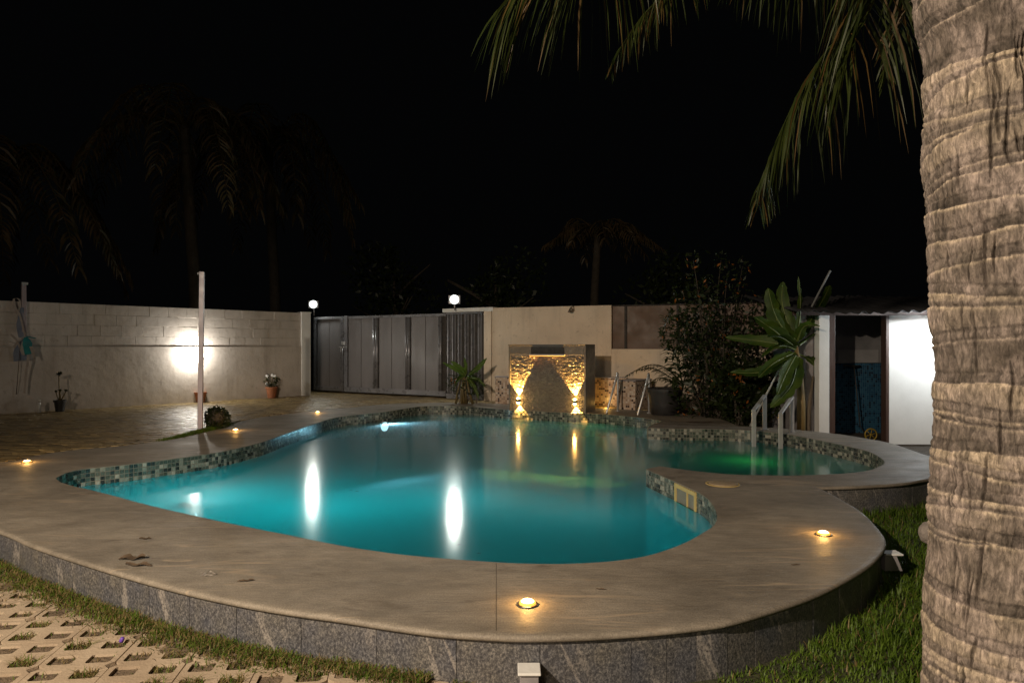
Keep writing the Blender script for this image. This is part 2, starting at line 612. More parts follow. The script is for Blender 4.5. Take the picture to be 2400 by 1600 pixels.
M_poolE = emit("pool_lamp_lens", (0.80, 0.86, 1.0), 5)
M_water = mat_water()

TILECOLS = [((0.035, 0.04, 0.038), 2.0), ((0.13, 0.15, 0.125), 3.0), ((0.30, 0.31, 0.26), 2.0), ((0.085, 0.105, 0.085), 2.0), ((0.46, 0.44, 0.37), 1.3)]
M_tiles = [simple("mosaic_tile_%s" % nm, tuple(x * 0.55 for x in c), tuple(min(1, x * 0.78) for x in c), 25, 0.3) for nm, (c, _) in zip(("dark", "grey", "pale", "green", "cream"), TILECOLS)]
M_grout2 = simple('panel_grout', (0.16, 0.15, 0.14), (0.24, 0.225, 0.21), 8, 0.85)
M_grout = simple("tile_grout", (0.15, 0.145, 0.12), (0.22, 0.21, 0.17), 8, 0.85)
M_poolwall = mat_mosaic(rough=0.95, name="pool_interior_mosaic", cols= [((0.18, 0.42, 0.44), 3), ((0.30, 0.55, 0.55), 3), ((0.12, 0.30, 0.34), 2), ((0.42, 0.62, 0.60), 1)], size=0.05, grout=(0.3, 0.45, 0.46))
M_planter = mat_mosaic("planter_mosaic", [((0.52, 0.38, 0.28), 4), ((0.36, 0.24, 0.17), 2.5), ((0.06, 0.035, 0.03), 1.6), ((0.6, 0.5, 0.42), 2)], 0.045, grout=(0.45, 0.36, 0.28))
M_bluetile = mat_mosaic("blue_mosaic", [((0.012, 0.05, 0.10), 4), ((0.02, 0.075, 0.13), 3), ((0.008, 0.015, 0.03), 1.5)], 0.04, grout=(0.05, 0.12, 0.18))

# ------------------------------------------------------------------ outlines (world metres from measured rows)
inner_px = [(130, 1120.5), (150, 1110), (176, 1102), (207, 1097), (249, 1093), (306, 1087), (363.5, 1080), (450, 1068.5), (507, 1060), (565, 1048), (622, 1033),
            (680, 1012), (737, 993), (775, 981), (813.5, 974), (900, 965), (980, 952.6), (1025, 950.8), (1082, 951.4), (1133, 955), (1192, 960.2), (1245, 962.5),
            (1323, 966.3), (1374.5, 968), (1448, 973), (1500, 978), (1536, 983), (1553, 987)]
inner_a = catmull([P(*p) for p in inner_px], 6)
small_px = [(1517, 1002), (1560, 1003.5), (1638, 1004.5), (1700, 1005.5), (1757, 1008), (1830, 1015), (1910, 1029), (2012, 1051), (2050, 1064), (2073, 1082), (2058, 1094), (2029, 1103), (1975, 1109), (1870, 1113.5), (1780, 1113), (1700, 1110), (1620, 1102), (1546, 1092)]
inner_b = catmull([P(*p) for p in small_px], 6)
right_px = [(1514, 1098.5), (1545, 1112), (1580, 1127), (1631, 1150), (1658.5, 1168), (1675.5, 1190), (1681, 1214), (1672, 1231), (1657, 1242), (1603.6, 1272), (1527, 1299), (1450.6, 1312.4),
            (1374, 1318.5), (1297.5, 1320.8), (1221, 1319.5), (1161.6, 1316.6), (1068, 1310), (953, 1300), (876.5, 1290), (800, 1278), (688.6, 1255.5), (574, 1233), (459, 1208.5),
            (344, 1182), (268, 1161.5), (210, 1147), (172, 1138.5), (141.5, 1129.5)]
inner_c = catmull([P(*p) for p in right_px], 6)
POOL = inner_a + [P(1530, 994)] + inner_b + inner_c          # closed outline of the water

near_px = [(0, 1240), (76.5, 1272), (191, 1310), (333, 1352), (459, 1384), (574, 1408), (688.6, 1427), (800, 1442), (915, 1460), (1030, 1475), (1144, 1483), (1240, 1486), (1374, 1483),
           (1527, 1473), (1642, 1461), (1724, 1447), (1868, 1403), (1944, 1371), (2021, 1328), (2059, 1294), (2070, 1268), (2059, 1244), (2021, 1203), (1982.6, 1178), (1944, 1156), (1910, 1140.4)]
outer_a = catmull([Vector((-16, 7.55, 0)), Vector((-11, 7.25, 0)), Vector((-7.5, 6.75, 0)), Vector((-5.2, 5.9, 0))] + [P(*p) for p in near_px], 5)
outer_b = catmull([P(1911, 1140.2), P(1982, 1138.5), P(2059, 1134.6), P(2116, 1130), P(2166, 1121.6), Vector((4.75, 7.28, 0)), Vector((5.12, 7.8, 0)), P(2166, 1065), P(2135.6, 1054.5), P(2082, 1037), P(1993.6, 1021),
                   P(1942, 1014.5), P(1862, 1006), P(1790, 1000), P(1730, 997.5)], 5)
outer_c = catmull([P(1729, 997), P(1697, 984), P(1671, 978), P(1625, 971), P(1566, 967), P(1511, 962)], 5)
back_px = [(1470, 958), (1390, 957), (1300, 951), (1192, 947), (1100, 943), (1000, 943.5), (900, 947), (833, 953.6), (775, 958), (718, 964), (641, 973.7), (584, 982), (532, 997), (492, 1009), (450, 1020), (383, 1032), (344, 1037), (287, 1044.5), (172, 1054), (90, 1066), (0, 1083)]
seam = catmull([P(*p) for p in back_px] + [Vector((-7.2, 7.9, 0)), Vector((-10, 7.9, 0)), Vector((-16, 7.95, 0))], 4)


def poly_tri(loops, z):
    tris = tessellate_polygon([[Vector((p.x, p.y, 0)) for p in l] for l in loops])
    vs = [(p.x, p.y, z) for l in loops for p in l]
    fs = []
    for t in tris:
        a, b, c = (Vector(vs[i]) for i in t)
        if (b - a).cross(c - a).z < 0:
            t = (t[0], t[2], t[1])
        fs.append(tuple(t))
    return vs, fs


def offset_line(pts, d, closed=False):
    out = []
    n = len(pts)
    for i, p in enumerate(pts):
        a = pts[(i - 1) % n] if closed or i > 0 else p
        b = pts[(i + 1) % n] if closed or i < n - 1 else p
        t = Vector((b.x - a.x, b.y - a.y, 0))
        if t.length < 1e-9:
            t = Vector((1, 0, 0))
        t.normalize()
        out.append(Vector((p.x + t.y * d, p.y - t.x * d, p.z)))
    return out


def resample(pts, step):
    out = [pts[0].copy()]
    acc = 0
    for a, b in zip(pts[:-1], pts[1:]):
        L = (b - a).length
        if L < 1e-9:
            continue
        t = step - acc
        while t <= L:
            out.append(a + (b - a) * (t / L))
            t += step
        acc = (acc + L) % step
    out.append(pts[-1].copy())
    return out


# ------------------------------------------------------------------ ground, deck, yard, pool shell
GZ = -0.29
WA, WB = P(0, 969), P(690, 928)             # base line of the left wall
WA0 = WA + (WA - WB).normalized() * 5.5      # runs on past the frame
GA, GB = Vector((-5.9, 20.4, 0)), Vector((-1.72, 17.85, 0))
RW0, RW1 = Vector((-0.51, 17.1, 0)), Vector((10.5, 12.8, 0))
CORN = WB + (WB - WA).normalized() * 0.5
big = [Vector((-150, -60, 0)), Vector((150, -60, 0)), Vector((150, 250, 0)), Vector((-150, 250, 0))]
mb = MB()
vs, fs = poly_tri([big, POOL[::-1]], GZ)
mb.add(vs, fs)
tag(mb.build("ground", M_bed), kind='structure')

# yard base just under the paving blocks
yard_poly = [p.copy() for p in seam] + [Vector((-16, 11.5, 0)), WA0 + Vector((-1, 0.6, 0)), WB + Vector((-0.8, 1.2, 0)), GA + Vector((-0.3, 1.2, 0)), GB + Vector((0.3, 1.2, 0)), RW0 + Vector((0.3, 0.8, 0)), Vector((3.6, 16.0, 0)), P(1560, 958), P(1511, 961)]
yp = yard_poly[::-1]
mb = MB()
vs, fs = poly_tri([yard_poly], -0.022)
mb.add(vs, fs)
yard = tag(mb.build("yard_paving", M_joint), kind='structure')

# deck, one seam cut right through it at the front
deck_outer = outer_a + outer_b + outer_c + seam
seamL, seamR = -0.0014, 0.0014
def seamx(y):
    return -0.0989 + (4.28 - y) * 0.023
slot = [Vector((seamx(3.22) + seamL, 3.23, 0)), Vector((seamx(3.22) + seamR, 3.23, 0)), Vector((seamx(4.26) + seamR, 4.27, 0)), Vector((seamx(4.26) + seamL, 4.27, 0))]
mb = MB()
vs, fs = poly_tri([deck_outer, POOL, slot], 0.0)
mb.add(vs, fs)
# inner wall of the slot
for i in range(4):
    a, b = slot[i], slot[(i + 1) % 4]
    mb.add([(a.x, a.y, 0), (b.x, b.y, 0), (b.x, b.y, -0.03), (a.x, a.y, -0.03)], [(0, 1, 2, 3)])
deck = tag(mb.build("pool_deck", M_deck), kind='structure')
mb = MB()
mb.box((seamx(3.75), 3.75, -0.034), (0.05, 1.08, 0.006))
mb.build("joint_filler", M_joint, deck)
# rounded lip along the outer edge
lip = MB()
for line in (outer_a, outer_b, outer_c):
    prof = [(-0.03, 0.0008), (0.0, 0.0006), (0.010, -0.003), (0.017, -0.010), (0.019, -0.018), (0.017, -0.026), (0.010, -0.033), (0.0, -0.036), (-0.03, -0.036)]
    o0 = len(lip.v)
    offs = [offset_line(line, d) for d, _ in prof]
    for i in range(len(line)):
        for k, (d, z) in enumerate(prof):
            p = offs[k][i]
            lip.v.append((p.x, p.y, z))
    K = len(prof)
    for i in range(len(line) - 1):
        for k in range(K - 1):
            a = o0 + i * K + k
            lip.f.append((a, a + K, a + K + 1, a + 1))
            lip.m.append(0)
lip.build("edge_lip", M_deck, deck, True)

# granite cladding panels below the lip
clad = tag(MB().build("deck_plinth", M_gran), kind='structure')
def make_panel(pts, z0, z1, name="cladding_panel"):
    th = 0.02
    inn = offset_line(pts, -th)
    m = MB()
    n = len(pts)
    for o, i in zip(pts, inn):
        m.v += [(o.x, o.y, z1), (o.x, o.y, z0), (i.x, i.y, z0), (i.x, i.y, z1)]
    for k in range(n - 1):
        a = 4 * k
        for q in ((0, 1), (1, 2), (2, 3), (3, 0)):
            m.f.append((a + q[0], a + q[1], a + 4 + q[1], a + 4 + q[0]))
            m.m.append(0)
    m.f += [(3, 2, 1, 0), (4 * n - 4, 4 * n - 3, 4 * n - 2, 4 * n - 1)]
    m.m += [0, 0]
    return m.build(name, M_gran, clad)
mb = MB()
for line in (outer_a, outer_b, outer_c):
    l2 = offset_line(line, -0.035)
    for a, b in zip(l2[:-1], l2[1:]):
        mb.add([(a.x, a.y, -0.03), (b.x, b.y, -0.03), (b.x, b.y, GZ - 0.1), (a.x, a.y, GZ - 0.1)], [(0, 1, 2, 3)])
mb.build("backing_wall", M_grout2, clad)
for li, line in enumerate((outer_a, outer_b, outer_c)):
    face = resample(offset_line(line, -0.012), 0.02)
    s = 0
    i0 = 0
    while i0 < len(face) - 2:
        p = face[i0]
        straight = (li == 0 and p.x < 0.4 and p.y < 6)
        L = rnd.uniform(0.36, 0.46) if straight else rnd.uniform(0.17, 0.21)
        if li == 0 and p.x < -5:
            L = 0.6
        k = max(3, int(L / 0.02))
        seg = face[i0:min(i0 + k + 1, len(face))]
        if len(seg) < 3:
            break
        a, b = seg[0], seg[-1]
        seg = [a + (seg[1] - a) * 0.09] + seg[1:-1] + [b - (b - seg[-2]) * 0.09]
        if len(seg) > 7:
            seg = [seg[int(round(q * (len(seg) - 1) / 6))] for q in range(7)]
        jit = rnd.uniform(-0.0012, 0.0012)
        seg = offset_line(seg, jit)
        make_panel(seg, GZ - 0.06, -0.0365)
        i0 += k

# pool shell: walls with their own UV, floor
def shell(line, z1, z0, name, mat, parent=None, off=0.0):
    m = MB()
    l = offset_line(line, off)
    s = 0
    uvs = []
    for a, b in zip(l[:-1], l[1:]):
        L = (b - a).length
        m.add([(a.x, a.y, z1), (b.x, b.y, z1), (b.x, b.y, z0), (a.x, a.y, z0)], [(0, 3, 2, 1)])
        uvs += [(s, z1), (s, z0), (s + L, z0), (s + L, z1)]
        s += L
    o = m.build(name, mat, parent)
    uvl = o.data.uv_layers.new(name="UVMap")
    for i, u in enumerate(uvs):
        uvl.data[i].uv = u
    return o

FLOOR = -1.3
poolw = tag(shell(POOL + [POOL[0]], -0.20, FLOOR, "pool_basin", M_poolwall), kind='structure')
shell(POOL + [POOL[0]], -0.0005, -0.20, "grout_band", M_grout, poolw)
mb = MB()
vs, fs = poly_tri([POOL], FLOOR)
mb.add(vs, fs)
pf = mb.build("pool_floor", M_poolwall, poolw)
uvl = pf.data.uv_layers.new(name="UVMap")
for lp in pf.data.loops:
    c = pf.data.vertices[lp.vertex_index].co
    uvl.data[lp.index].uv = (c.x, c.y)
# bench step along the divide between big and small pool
mb = MB()
vs, fs = poly_tri([offset_line(inner_b + [P(1514, 1098), P(1517, 1002)], 0.0)], -0.75)
mb.add(vs, fs)
o = mb.build("small_pool_floor", M_poolwall, poolw)
uvl = o.data.uv_layers.new(name="UVMap")
for lp in o.data.loops:
    c = o.data.vertices[lp.vertex_index].co
    uvl.data[lp.index].uv = (c.x, c.y)
a, b = P(1517, 1002), P(1514, 1098)
o = shell([b, a], -0.75, FLOOR, "step_wall", M_poolwall, poolw)

# water
mb = MB()
vs, fs = poly_tri([POOL], -0.19)
mb.add(vs, fs)
tag(mb.build("water", M_water), kind='structure')

# mosaic tiles of the waterline band: real pieces
TS = 0.048
SK0, SK1 = P(1583, 1128), P(1633, 1151)
# outline order: the pool lies to the left or right of travel?
area = sum(POOL[i].x * POOL[(i + 1) % len(POOL)].y - POOL[(i + 1) % len(POOL)].x * POOL[i].y for i in range(len(POOL)))
INW = 1.0 if area < 0 else -1.0        # offset sign that moves into the water
cells = []
line = resample(POOL + [POOL[0]], TS)
for i in range(len(line) - 1):
    a, b = line[i], line[i + 1]
    mid = (a + b) / 2
    t = (b - a)
    if t.length < TS * 0.4:
        continue
    t.normalize()
    nrm = Vector((t.y, -t.x, 0)) * INW
    if (mid - (SK0 + SK1) / 2).length < (SK1 - SK0).length / 2 + 0.01:
        rows = []
    else:
        rows = range(5)
    facing = nrm.dot(-mid.normalized())
    for r in rows:
        cells.append((facing > 0.02, mid.length, mid, t, nrm, r, (b - a).length))
def pick_tile():
    x = rnd.random() * sum(c[1] for c in TILECOLS)
    for i, c in enumerate(TILECOLS):
        x -= c[1]
        if x <= 0:
            return i
    return 0
vis = sorted([c for c in cells if c[0] and c[5] < 4], key=lambda c: c[1] / max(0.12, c[4].dot(-c[2].normalized())) ** 0.5)
hero = set(id(c) for c in vis[:290])
tile_meshes = []
for k in range(5):
    m = MB()
    h = TS / 2 - 0.003
    m.add([(-h, 0, -h), (h, 0, -h), (h, 0, h), (-h, 0, h), (-h + .002, .004, -h + .002), (h - .002, .004, -h + .002), (h - .002, .004, h - .002), (-h + .002, .004, h - .002)],
          [(4, 5, 6, 7), (0, 1, 5, 4), (1, 2, 6, 5), (2, 3, 7, 6), (3, 0, 4, 7)])
    me = bpy.data.meshes.new("mosaic_tile")
    me.from_pydata(m.v, [], m.f)
    me.materials.append(M_tiles[k])
    tile_meshes.append(me)
rest = MB()
for c in cells:
    _, _, mid, t, nrm, r, L = c
    z = -0.004 - TS / 2 - r * TS
    k = pick_tile()
    if id(c) in hero:
        o = bpy.data.objects.new("mosaic_tile", tile_meshes[k])
        COL.objects.link(o)
        o.parent = poolw
        Mx = Matrix(((t.x, nrm.x, 0, mid.x), (t.y, nrm.y, 0, mid.y), (0, 0, 1, z), (0, 0, 0, 1)))
        o.matrix_world = Mx
    else:
        h = TS / 2 - 0.003
        pr = rnd.uniform(0.003, 0.005)
        p = [Vector((mid.x, mid.y, z)) + t * sx * h + Vector((0, 0, sz * h)) for sx, sz in ((-1, -1), (1, -1), (1, 1), (-1, 1))]
        q = [x + nrm * pr for x in p]
        rest.add(p + q, [(4, 5, 6, 7), (0, 1, 5, 4), (1, 2, 6, 5), (2, 3, 7, 6), (3, 0, 4, 7)], k)
tag(rest.build("tile_band", M_tiles, poolw), kind='stuff')

# skimmer
sk = thing("pool_skimmer", ((SK0 + SK1) / 2), "yellowish plastic skimmer box set in the pool's tiled edge, under the round lid", "skimmer")
t = (SK1 - SK0)
Lsk = t.length
t.normalize()
nrm = Vector((t.y, -t.x, 0))
if nrm.dot(Vector((-1, 0, 0))) < 0:
    nrm = -nrm
def skp(u, z, d=0.0):
    p = SK0 + t * (u * Lsk) + nrm * d
    return Vector((p.x, p.y, z))
def bar(m, u0, u1, z0, z1, d0, d1):
    ps = [skp(u, z, d) for d in (d0, d1) for z in (z0, z1) for u in (u0, u1)]
    m.add(ps, [(0, 2, 3, 1), (4, 5, 7, 6), (0, 1, 5, 4), (2, 6, 7, 3), (0, 4, 6, 2), (1, 3, 7, 5)])
m = MB()
bar(m, 0, 1, -0.012, -0.05, 0.0, 0.014)
bar(m, 0, 0.07, -0.05, -0.19, 0.0, 0.014)
bar(m, 0.93, 1, -0.05, -0.19, 0.0, 0.014)
bar(m, 0, 1, -0.19, -0.205, 0.0, 0.014)
bar(m, 0.56, 0.60, -0.05, -0.19, -0.01, 0.008)
m.build("frame", M_skim, sk)
m = MB()
bar(m, 0.07, 0.93, -0.05, -0.19, -0.03, -0.022)
m.build("flap", simple("skimmer_flap", (0.16, 0.13, 0.05), (0.26, 0.21, 0.09), 20, 0.5), sk)

# lid in the deck
lid_c = P(1694, 1134)
lid = thing("skimmer_lid", lid_c, "round sunken stone-coloured lid in the deck between the two pools", "lid")
m = MB()
m.lathe([(0.165, 0.0015), (0.165, 0.005), (0.15, 0.008), (0.145, 0.002)], lid_c, 40)
m.build("rim", M_skim, lid, True)
m = MB()
m.lathe([(0.14, 0.0025), (0.138, 0.012), (0.13, 0.0145)], lid_c + Vector((0.004, 0.006, 0)), 40)
m.build("cover", simple("lid_cover", (0.25, 0.19, 0.12), (0.34, 0.27, 0.18), 30, 0.6), lid, True)
m = MB()
m.lathe([(0.147, 0.0022), (0.1465, 0.0024)], lid_c, 40)
m.build("gap_ring", M_joint, lid)

# yard paving blocks: rows run parallel to the left wall
d = (WB - WA).normalized()
perp = Vector((d.y, -d.x, 0))
def inside(poly, x, y):
    c = False
    n = len(poly)
    j = n - 1
    for i in range(n):
        a, b = poly[i], poly[j]
        if (a.y > y) != (b.y > y) and x < (b.x - a.x) * (y - a.y) / (b.y - a.y) + a.x:
            c = not c
        j = i
    return c
PL, PW = 0.205, 0.105
rot = R(-4)
ux = Vector((math.cos(rot), math.sin(rot), 0))
uy = Vector((-math.sin(rot), math.cos(rot), 0))
cand = []
for iy in range(0, 150):
    for ix in range(-60, 100):
        p = Vector((-10.5, 8.0, 0)) + ux * ((ix + 0.5 * (iy % 2)) * PL) + uy * (iy * PW - 1.0)
        if p.x < -0.72 * p.y - 0.8:
            continue
        if inside(yard_poly, p.x, p.y) and all(inside(yard_poly, p.x + qx, p.y + qy) for qx, qy in ((0.1, 0.06), (-0.1, 0.06), (0.1, -0.06), (-0.1, -0.06))):
            cand.append(p)
cand.sort(key=lambda p: p.length)
pm = []
for k in range(3):
    m = MB()
    m.box((0, 0, -0.02), (PL - 0.008, PW - 0.008, 0.04))
    me = bpy.data.meshes.new("paving_block")
    me.from_pydata(m.v, [], m.f)
    me.materials.append(M_yard[k])
    pm.append(me)
rest = MB()
incam = [p for p in cand if abs(p.x / p.y) < 0.76]
heroset = set(id(p) for p in incam[:290])
for p in cand:
    k = rnd.choice((0, 0, 0, 1, 1, 2))
    dz = rnd.gauss(0, 0.0022) - 0.006 + 0.006 * math.sin(p.x * 1.1 + p.y * 2.3) * math.sin(p.y * 1.7 - p.x * 0.6)
    tx, ty = rnd.gauss(0, 0.018), rnd.gauss(0, 0.018)
    Mr = Matrix.Rotation(rot, 3, 'Z') @ Matrix.Rotation(tx, 3, 'X') @ Matrix.Rotation(ty, 3, 'Y')
    if id(p) in heroset:
        o = bpy.data.objects.new("paving_block", pm[k])
        COL.objects.link(o)
        o.parent = yard
        o.matrix_world = Matrix.Translation((p.x, p.y, dz)) @ Mr.to_4x4()
    else:
        hx, hy = PL / 2 - 0.004, PW / 2 - 0.004
        ps = [Vector((p.x, p.y, dz)) + Mr @ Vector((sx * hx, sy * hy, 0)) for sx, sy in ((-1, -1), (1, -1), (1, 1), (-1, 1))]
        lo = [q - Vector((0, 0, 0.02)) for q in ps]
        rest.add(ps + lo, [(0, 1, 2, 3), (0, 4, 5, 1), (1, 5, 6, 2), (2, 6, 7, 3), (3, 7, 4, 0)], k)
tag(rest.build("paving_block_field", M_yard, yard), kind='stuff')

# grid pavers in the lower ground, left foreground
U = Vector((0.991, 0.131, 0))
W = Vector((0.131, -0.991, 0)) * 1.0
pu, pw = 0.182, 0.168
HU, HW = 0.059, 0.049          # half size of a hole
NU, NW = 2, 2
org = P(94.4, 1479.1, GZ)
m = MB()
vs, fs = poly_tri([[Vector((-9, 1.0, 0)), Vector((0.4, 1.0, 0)), Vector((0.4, 3.25, 0))] + offset_line([p for p in outer_a if -9 < p.x < 0.3], -0.02)[::-1]], GZ + 0.028)
m.add(vs, fs)
gp = tag(m.build("grid_paving", M_soil), kind='structure')
def grid_paver(i, j):
    """one concrete grid stone with NU x NW open cells and notched corners"""
    m = MB()
    hu, hw = NU * pu / 2 - 0.003, NW * pw / 2 - 0.003
    ch = 0.035
    outer = [(-hu + ch, -hw), (hu - ch, -hw), (hu, -hw + ch), (hu, hw - ch), (hu - ch, hw), (-hu + ch, hw), (-hu, hw - ch), (-hu, -hw + ch)]
    loops = [[Vector((x, y, 0)) for x, y in outer]]
    for a in range(NU):
        for b in range(NW):
            cx, cyy = (a - (NU - 1) / 2) * pu, (b - (NW - 1) / 2) * pw
            c = 0.010
            loops.append([Vector((cx + x, cyy + y, 0)) for x, y in ((-HU + c, -HW), (HU - c, -HW), (HU, -HW + c), (HU, HW - c), (HU - c, HW), (-HU + c, HW), (-HU, HW - c), (-HU, -HW + c))])
    vs, fs = poly_tri(loops, 0.0)
    m.add(vs, fs)
    for li, l in enumerate(loops):
        n = len(l)
        for q in range(n):
            a, b = l[q], l[(q + 1) % n]
            bev = 0.0
            m.add([(a.x, a.y, 0), (b.x, b.y, 0), (b.x, b.y, -0.06), (a.x, a.y, -0.06)], [(0, 1, 2, 3)])
    return m
gm = grid_paver(0, 0)
gme = bpy.data.meshes.new("grid_stone")
gme.from_pydata(gm.v, [], gm.f)
gme.materials.append(M_gridp)
cells_g = []
lipin = offset_line([p for p in outer_a if -9 < p.x < 1.0], -0.0)
def outside_deck(x, y, marg):
    """distance in front of the deck edge, roughly"""
    best = 9
    for p in lipin[::3]:
        dd = math.hypot(p.x - x, p.y - y)
        if dd < best:
            best = dd
            bp = p
    return -best if inside(deck_outer, x, y) else best
for i in range(-20, 16):
    for j in range(-12, 14):
        c = org + U * ((i * NU + 0.5) * pu + (j % 2) * pu * 0.0) + W * ((j * NW + 0.5) * pw)
        if c.y < 1.6 or c.x < -7 or c.x > 0.3 or c.x < -1.1 * c.y - 0.6:
            continue
        if outside_deck(c.x, c.y, 0) < -0.22:
            continue
        o = bpy.data.objects.new("grid_stone", gme)
        COL.objects.link(o)
        o.parent = gp
        Mx = Matrix(((U.x, W.x, 0, c.x), (U.y, W.y, 0, c.y), (0, 0, -1, GZ + 0.042), (0, 0, 0, 1)))
        Mx = Matrix(((U.x, -W.x, 0, c.x), (U.y, -W.y, 0, c.y), (0, 0, 1, GZ + 0.042 + rnd.uniform(-0.002, 0.002)), (0, 0, 0, 1))) @ Matrix.Rotation(rnd.gauss(0, 0.006), 4, 'X') @ Matrix.Rotation(rnd.gauss(0, 0.006), 4, 'Y')
        o.matrix_world = Mx
        for a in range(NU):
            for b in range(NW):
                q = c + U * ((a - (NU - 1) / 2) * pu) + W * ((b - (NW - 1) / 2) * pw)
                cells_g.append(q)

# soil drifted against the plinth over the last row of stones
_e = resample([p for p in outer_a if -8.5 < p.x < -0.35], 0.03)
_o = offset_line(_e, 1.0)
m = MB()
for i, (p, o_) in enumerate(zip(_e, _o)):
    nn = (o_ - p).normalized()
    wv = 0.15 + 0.07 * math.sin(i * 0.19) + 0.05 * math.sin(i * 0.53 + 1) + 0.035 * math.sin(i * 1.7)
    wv *= min(1.0, 0.15 + max(0.0, -0.35 - p.x) / 1.2)
    for dd, zz in ((-0.03, 0.052), (0.04, 0.050), (wv * 0.6, 0.046), (wv, 0.034)):
        q_ = p + nn * dd
        m.v.append((q_.x, q_.y, GZ + zz + 0.003 * math.sin(i * 2.1 + dd * 30)))
for i in range(len(_e) - 1):
    for k in range(3):
        a = i * 4 + k
        m.f.append((a, a + 4, a + 5, a + 1))
        m.m.append(0)
m.build("soil_bank", M_soil, gp, True)

# ------------------------------------------------------------------ grass (uncountable)
def blades(name, pts, hs, mats, label, wd=0.0028, lean=0.6, dryf=0.3, parent=None):
    """pts: (x,y,z) roots, hs heights; three-step bent blades"""
    n = len(pts)
    pts = np.array(pts)
    hs = np.array(hs)
    an = nr.uniform(0, 2 * np.pi, n)
    ln = nr.uniform(0.15, lean, n) * hs
    sd = np.stack([-np.sin(an), np.cos(an), np.zeros(n)], 1) * (wd * nr.uniform(0.7, 1.3, n))[:, None]
    dr = np.stack([np.cos(an), np.sin(an), np.zeros(n)], 1)
    up = np.array([0, 0, 1.0])
    L = []
    for t, wf in ((0, 1.0), (0.45, 0.85), (0.8, 0.5)):
        c = pts + dr * (ln * t * t)[:, None] + up * (hs * t * (1 - 0.25 * t))[:, None]
        L.append(c - sd * wf)
        L.append(c + sd * wf)
    L.append(pts + dr * (ln * 1.15)[:, None] + up * (hs * 0.78)[:, None])
    vs = np.stack(L, 1).reshape(-1, 3)
    base = (np.arange(n) * 7)[:, None]
    q1 = base + np.array([0, 1, 3, 2])
    q2 = base + np.array([2, 3, 5, 4])
    t1 = base + np.array([4, 5, 6])
    me = bpy.data.meshes.new(name)
    me.vertices.add(len(vs))
    me.vertices.foreach_set("co", vs.ravel())
    loops = np.concatenate([np.concatenate([q1, q2], 1).reshape(-1, 8), t1], 1).ravel()
    me.loops.add(len(loops))
    me.loops.foreach_set("vertex_index", loops)
    starts = (np.arange(n) * 11)[:, None] + np.array([0, 4, 8])
    me.polygons.add(3 * n)
    me.polygons.foreach_set("loop_start", starts.ravel())
    me.polygons.foreach_set("loop_total", np.tile([4, 4, 3], n))
    for mt in mats:
        me.materials.append(mt)
    mi = (nr.uniform(0, 1, n) < dryf).astype(int)
    me.polygons.foreach_set("material_index", np.repeat(mi, 3))
    me.update()
    me.validate()
    o = bpy.data.objects.new(name, me)
    COL.objects.link(o)
    if parent:
        o.parent = parent
    tag(o, label, kind='stuff')
    return o

def vnoise(x, y, seed=0):
    """smooth value noise, arrays in and out"""
    xi, yi = np.floor(x).astype(np.int64), np.floor(y).astype(np.int64)
    xf, yf = x - xi, y - yi
    def h(a, b):
        v = (a * 374761393 + b * 668265263 + seed * 144665) & 0xffffffff
        v = ((v ^ (v >> 13)) * 1274126177) & 0xffffffff
        return ((v ^ (v >> 16)) & 0xffff) / 65535.0
    u, v = xf * xf * (3 - 2 * xf), yf * yf * (3 - 2 * yf)
    return (h(xi, yi) * (1 - u) + h(xi + 1, yi) * u) * (1 - v) + (h(xi, yi + 1) * (1 - u) + h(xi + 1, yi + 1) * u) * v

def fbm(x, y, seed=0, oct=4, gain=0.5):
    s, a, t = 0, 1, 0
    for k in range(oct):
        s = s + a * vnoise(x * 2 ** k, y * 2 ** k, seed + k * 17)
        t += a
        a *= gain
    return s / t

# strip along the plinth, left foreground
edge = resample([p for p in outer_a if -7 < p.x < -0.35], 0.01)
pts, hs = [], []
pn = offset_line(edge, 1.0)
for k in range(17000):
    i = rnd.randrange(len(edge))
    p = edge[i]
    nn = (pn[i] - p)
    side = nn.normalized()
    dd = abs(rnd.gauss(0, 0.10)) + 0.005
    cl = float(fbm(np.array([p.x * 3.0]), np.array([dd * 4 + 3.0]), 3, 3)[0])
    lim = 0.30 if p.x < -2 else 0.26 * min(1.0, 0.2 + (-0.35 - p.x) / 1.2)
    if dd > lim * (0.5 + cl):
        continue
    q = p + side * dd
    pts.append((q.x, q.y, GZ + (0.046 if dd < 0.1 else 0.04 if dd < 0.16 else 0.03)))
    hs.append((0.022 + 0.045 * cl) * rnd.uniform(0.6, 1.4) * (1.0 - 0.5 * dd / 0.35))
blades("plinth_grass", pts, hs, [M_grassA, M_grassB], "mixed green and dry grass growing along the foot of the stone plinth", 0.0026, 1.4, 0.5)
# tufts in the cells
pts, hs = [], []
for c in cells_g:
    dens = rnd.choice((4, 8, 20, 45, 70))
    for k in range(dens * 2):
        q = c + U * rnd.uniform(-HU, HU) * 0.95 + W * rnd.uniform(-HW, HW) * 0.95
        pts.append((q.x, q.y, GZ + 0.027))
        hs.append(rnd.uniform(0.010, 0.034) * (0.7 + dens / 90))
blades("cell_grass", pts, hs, [M_grassA, M_grassB], "short dry grass growing in the cells of the grid stones", 0.002, 1.5, 0.66)
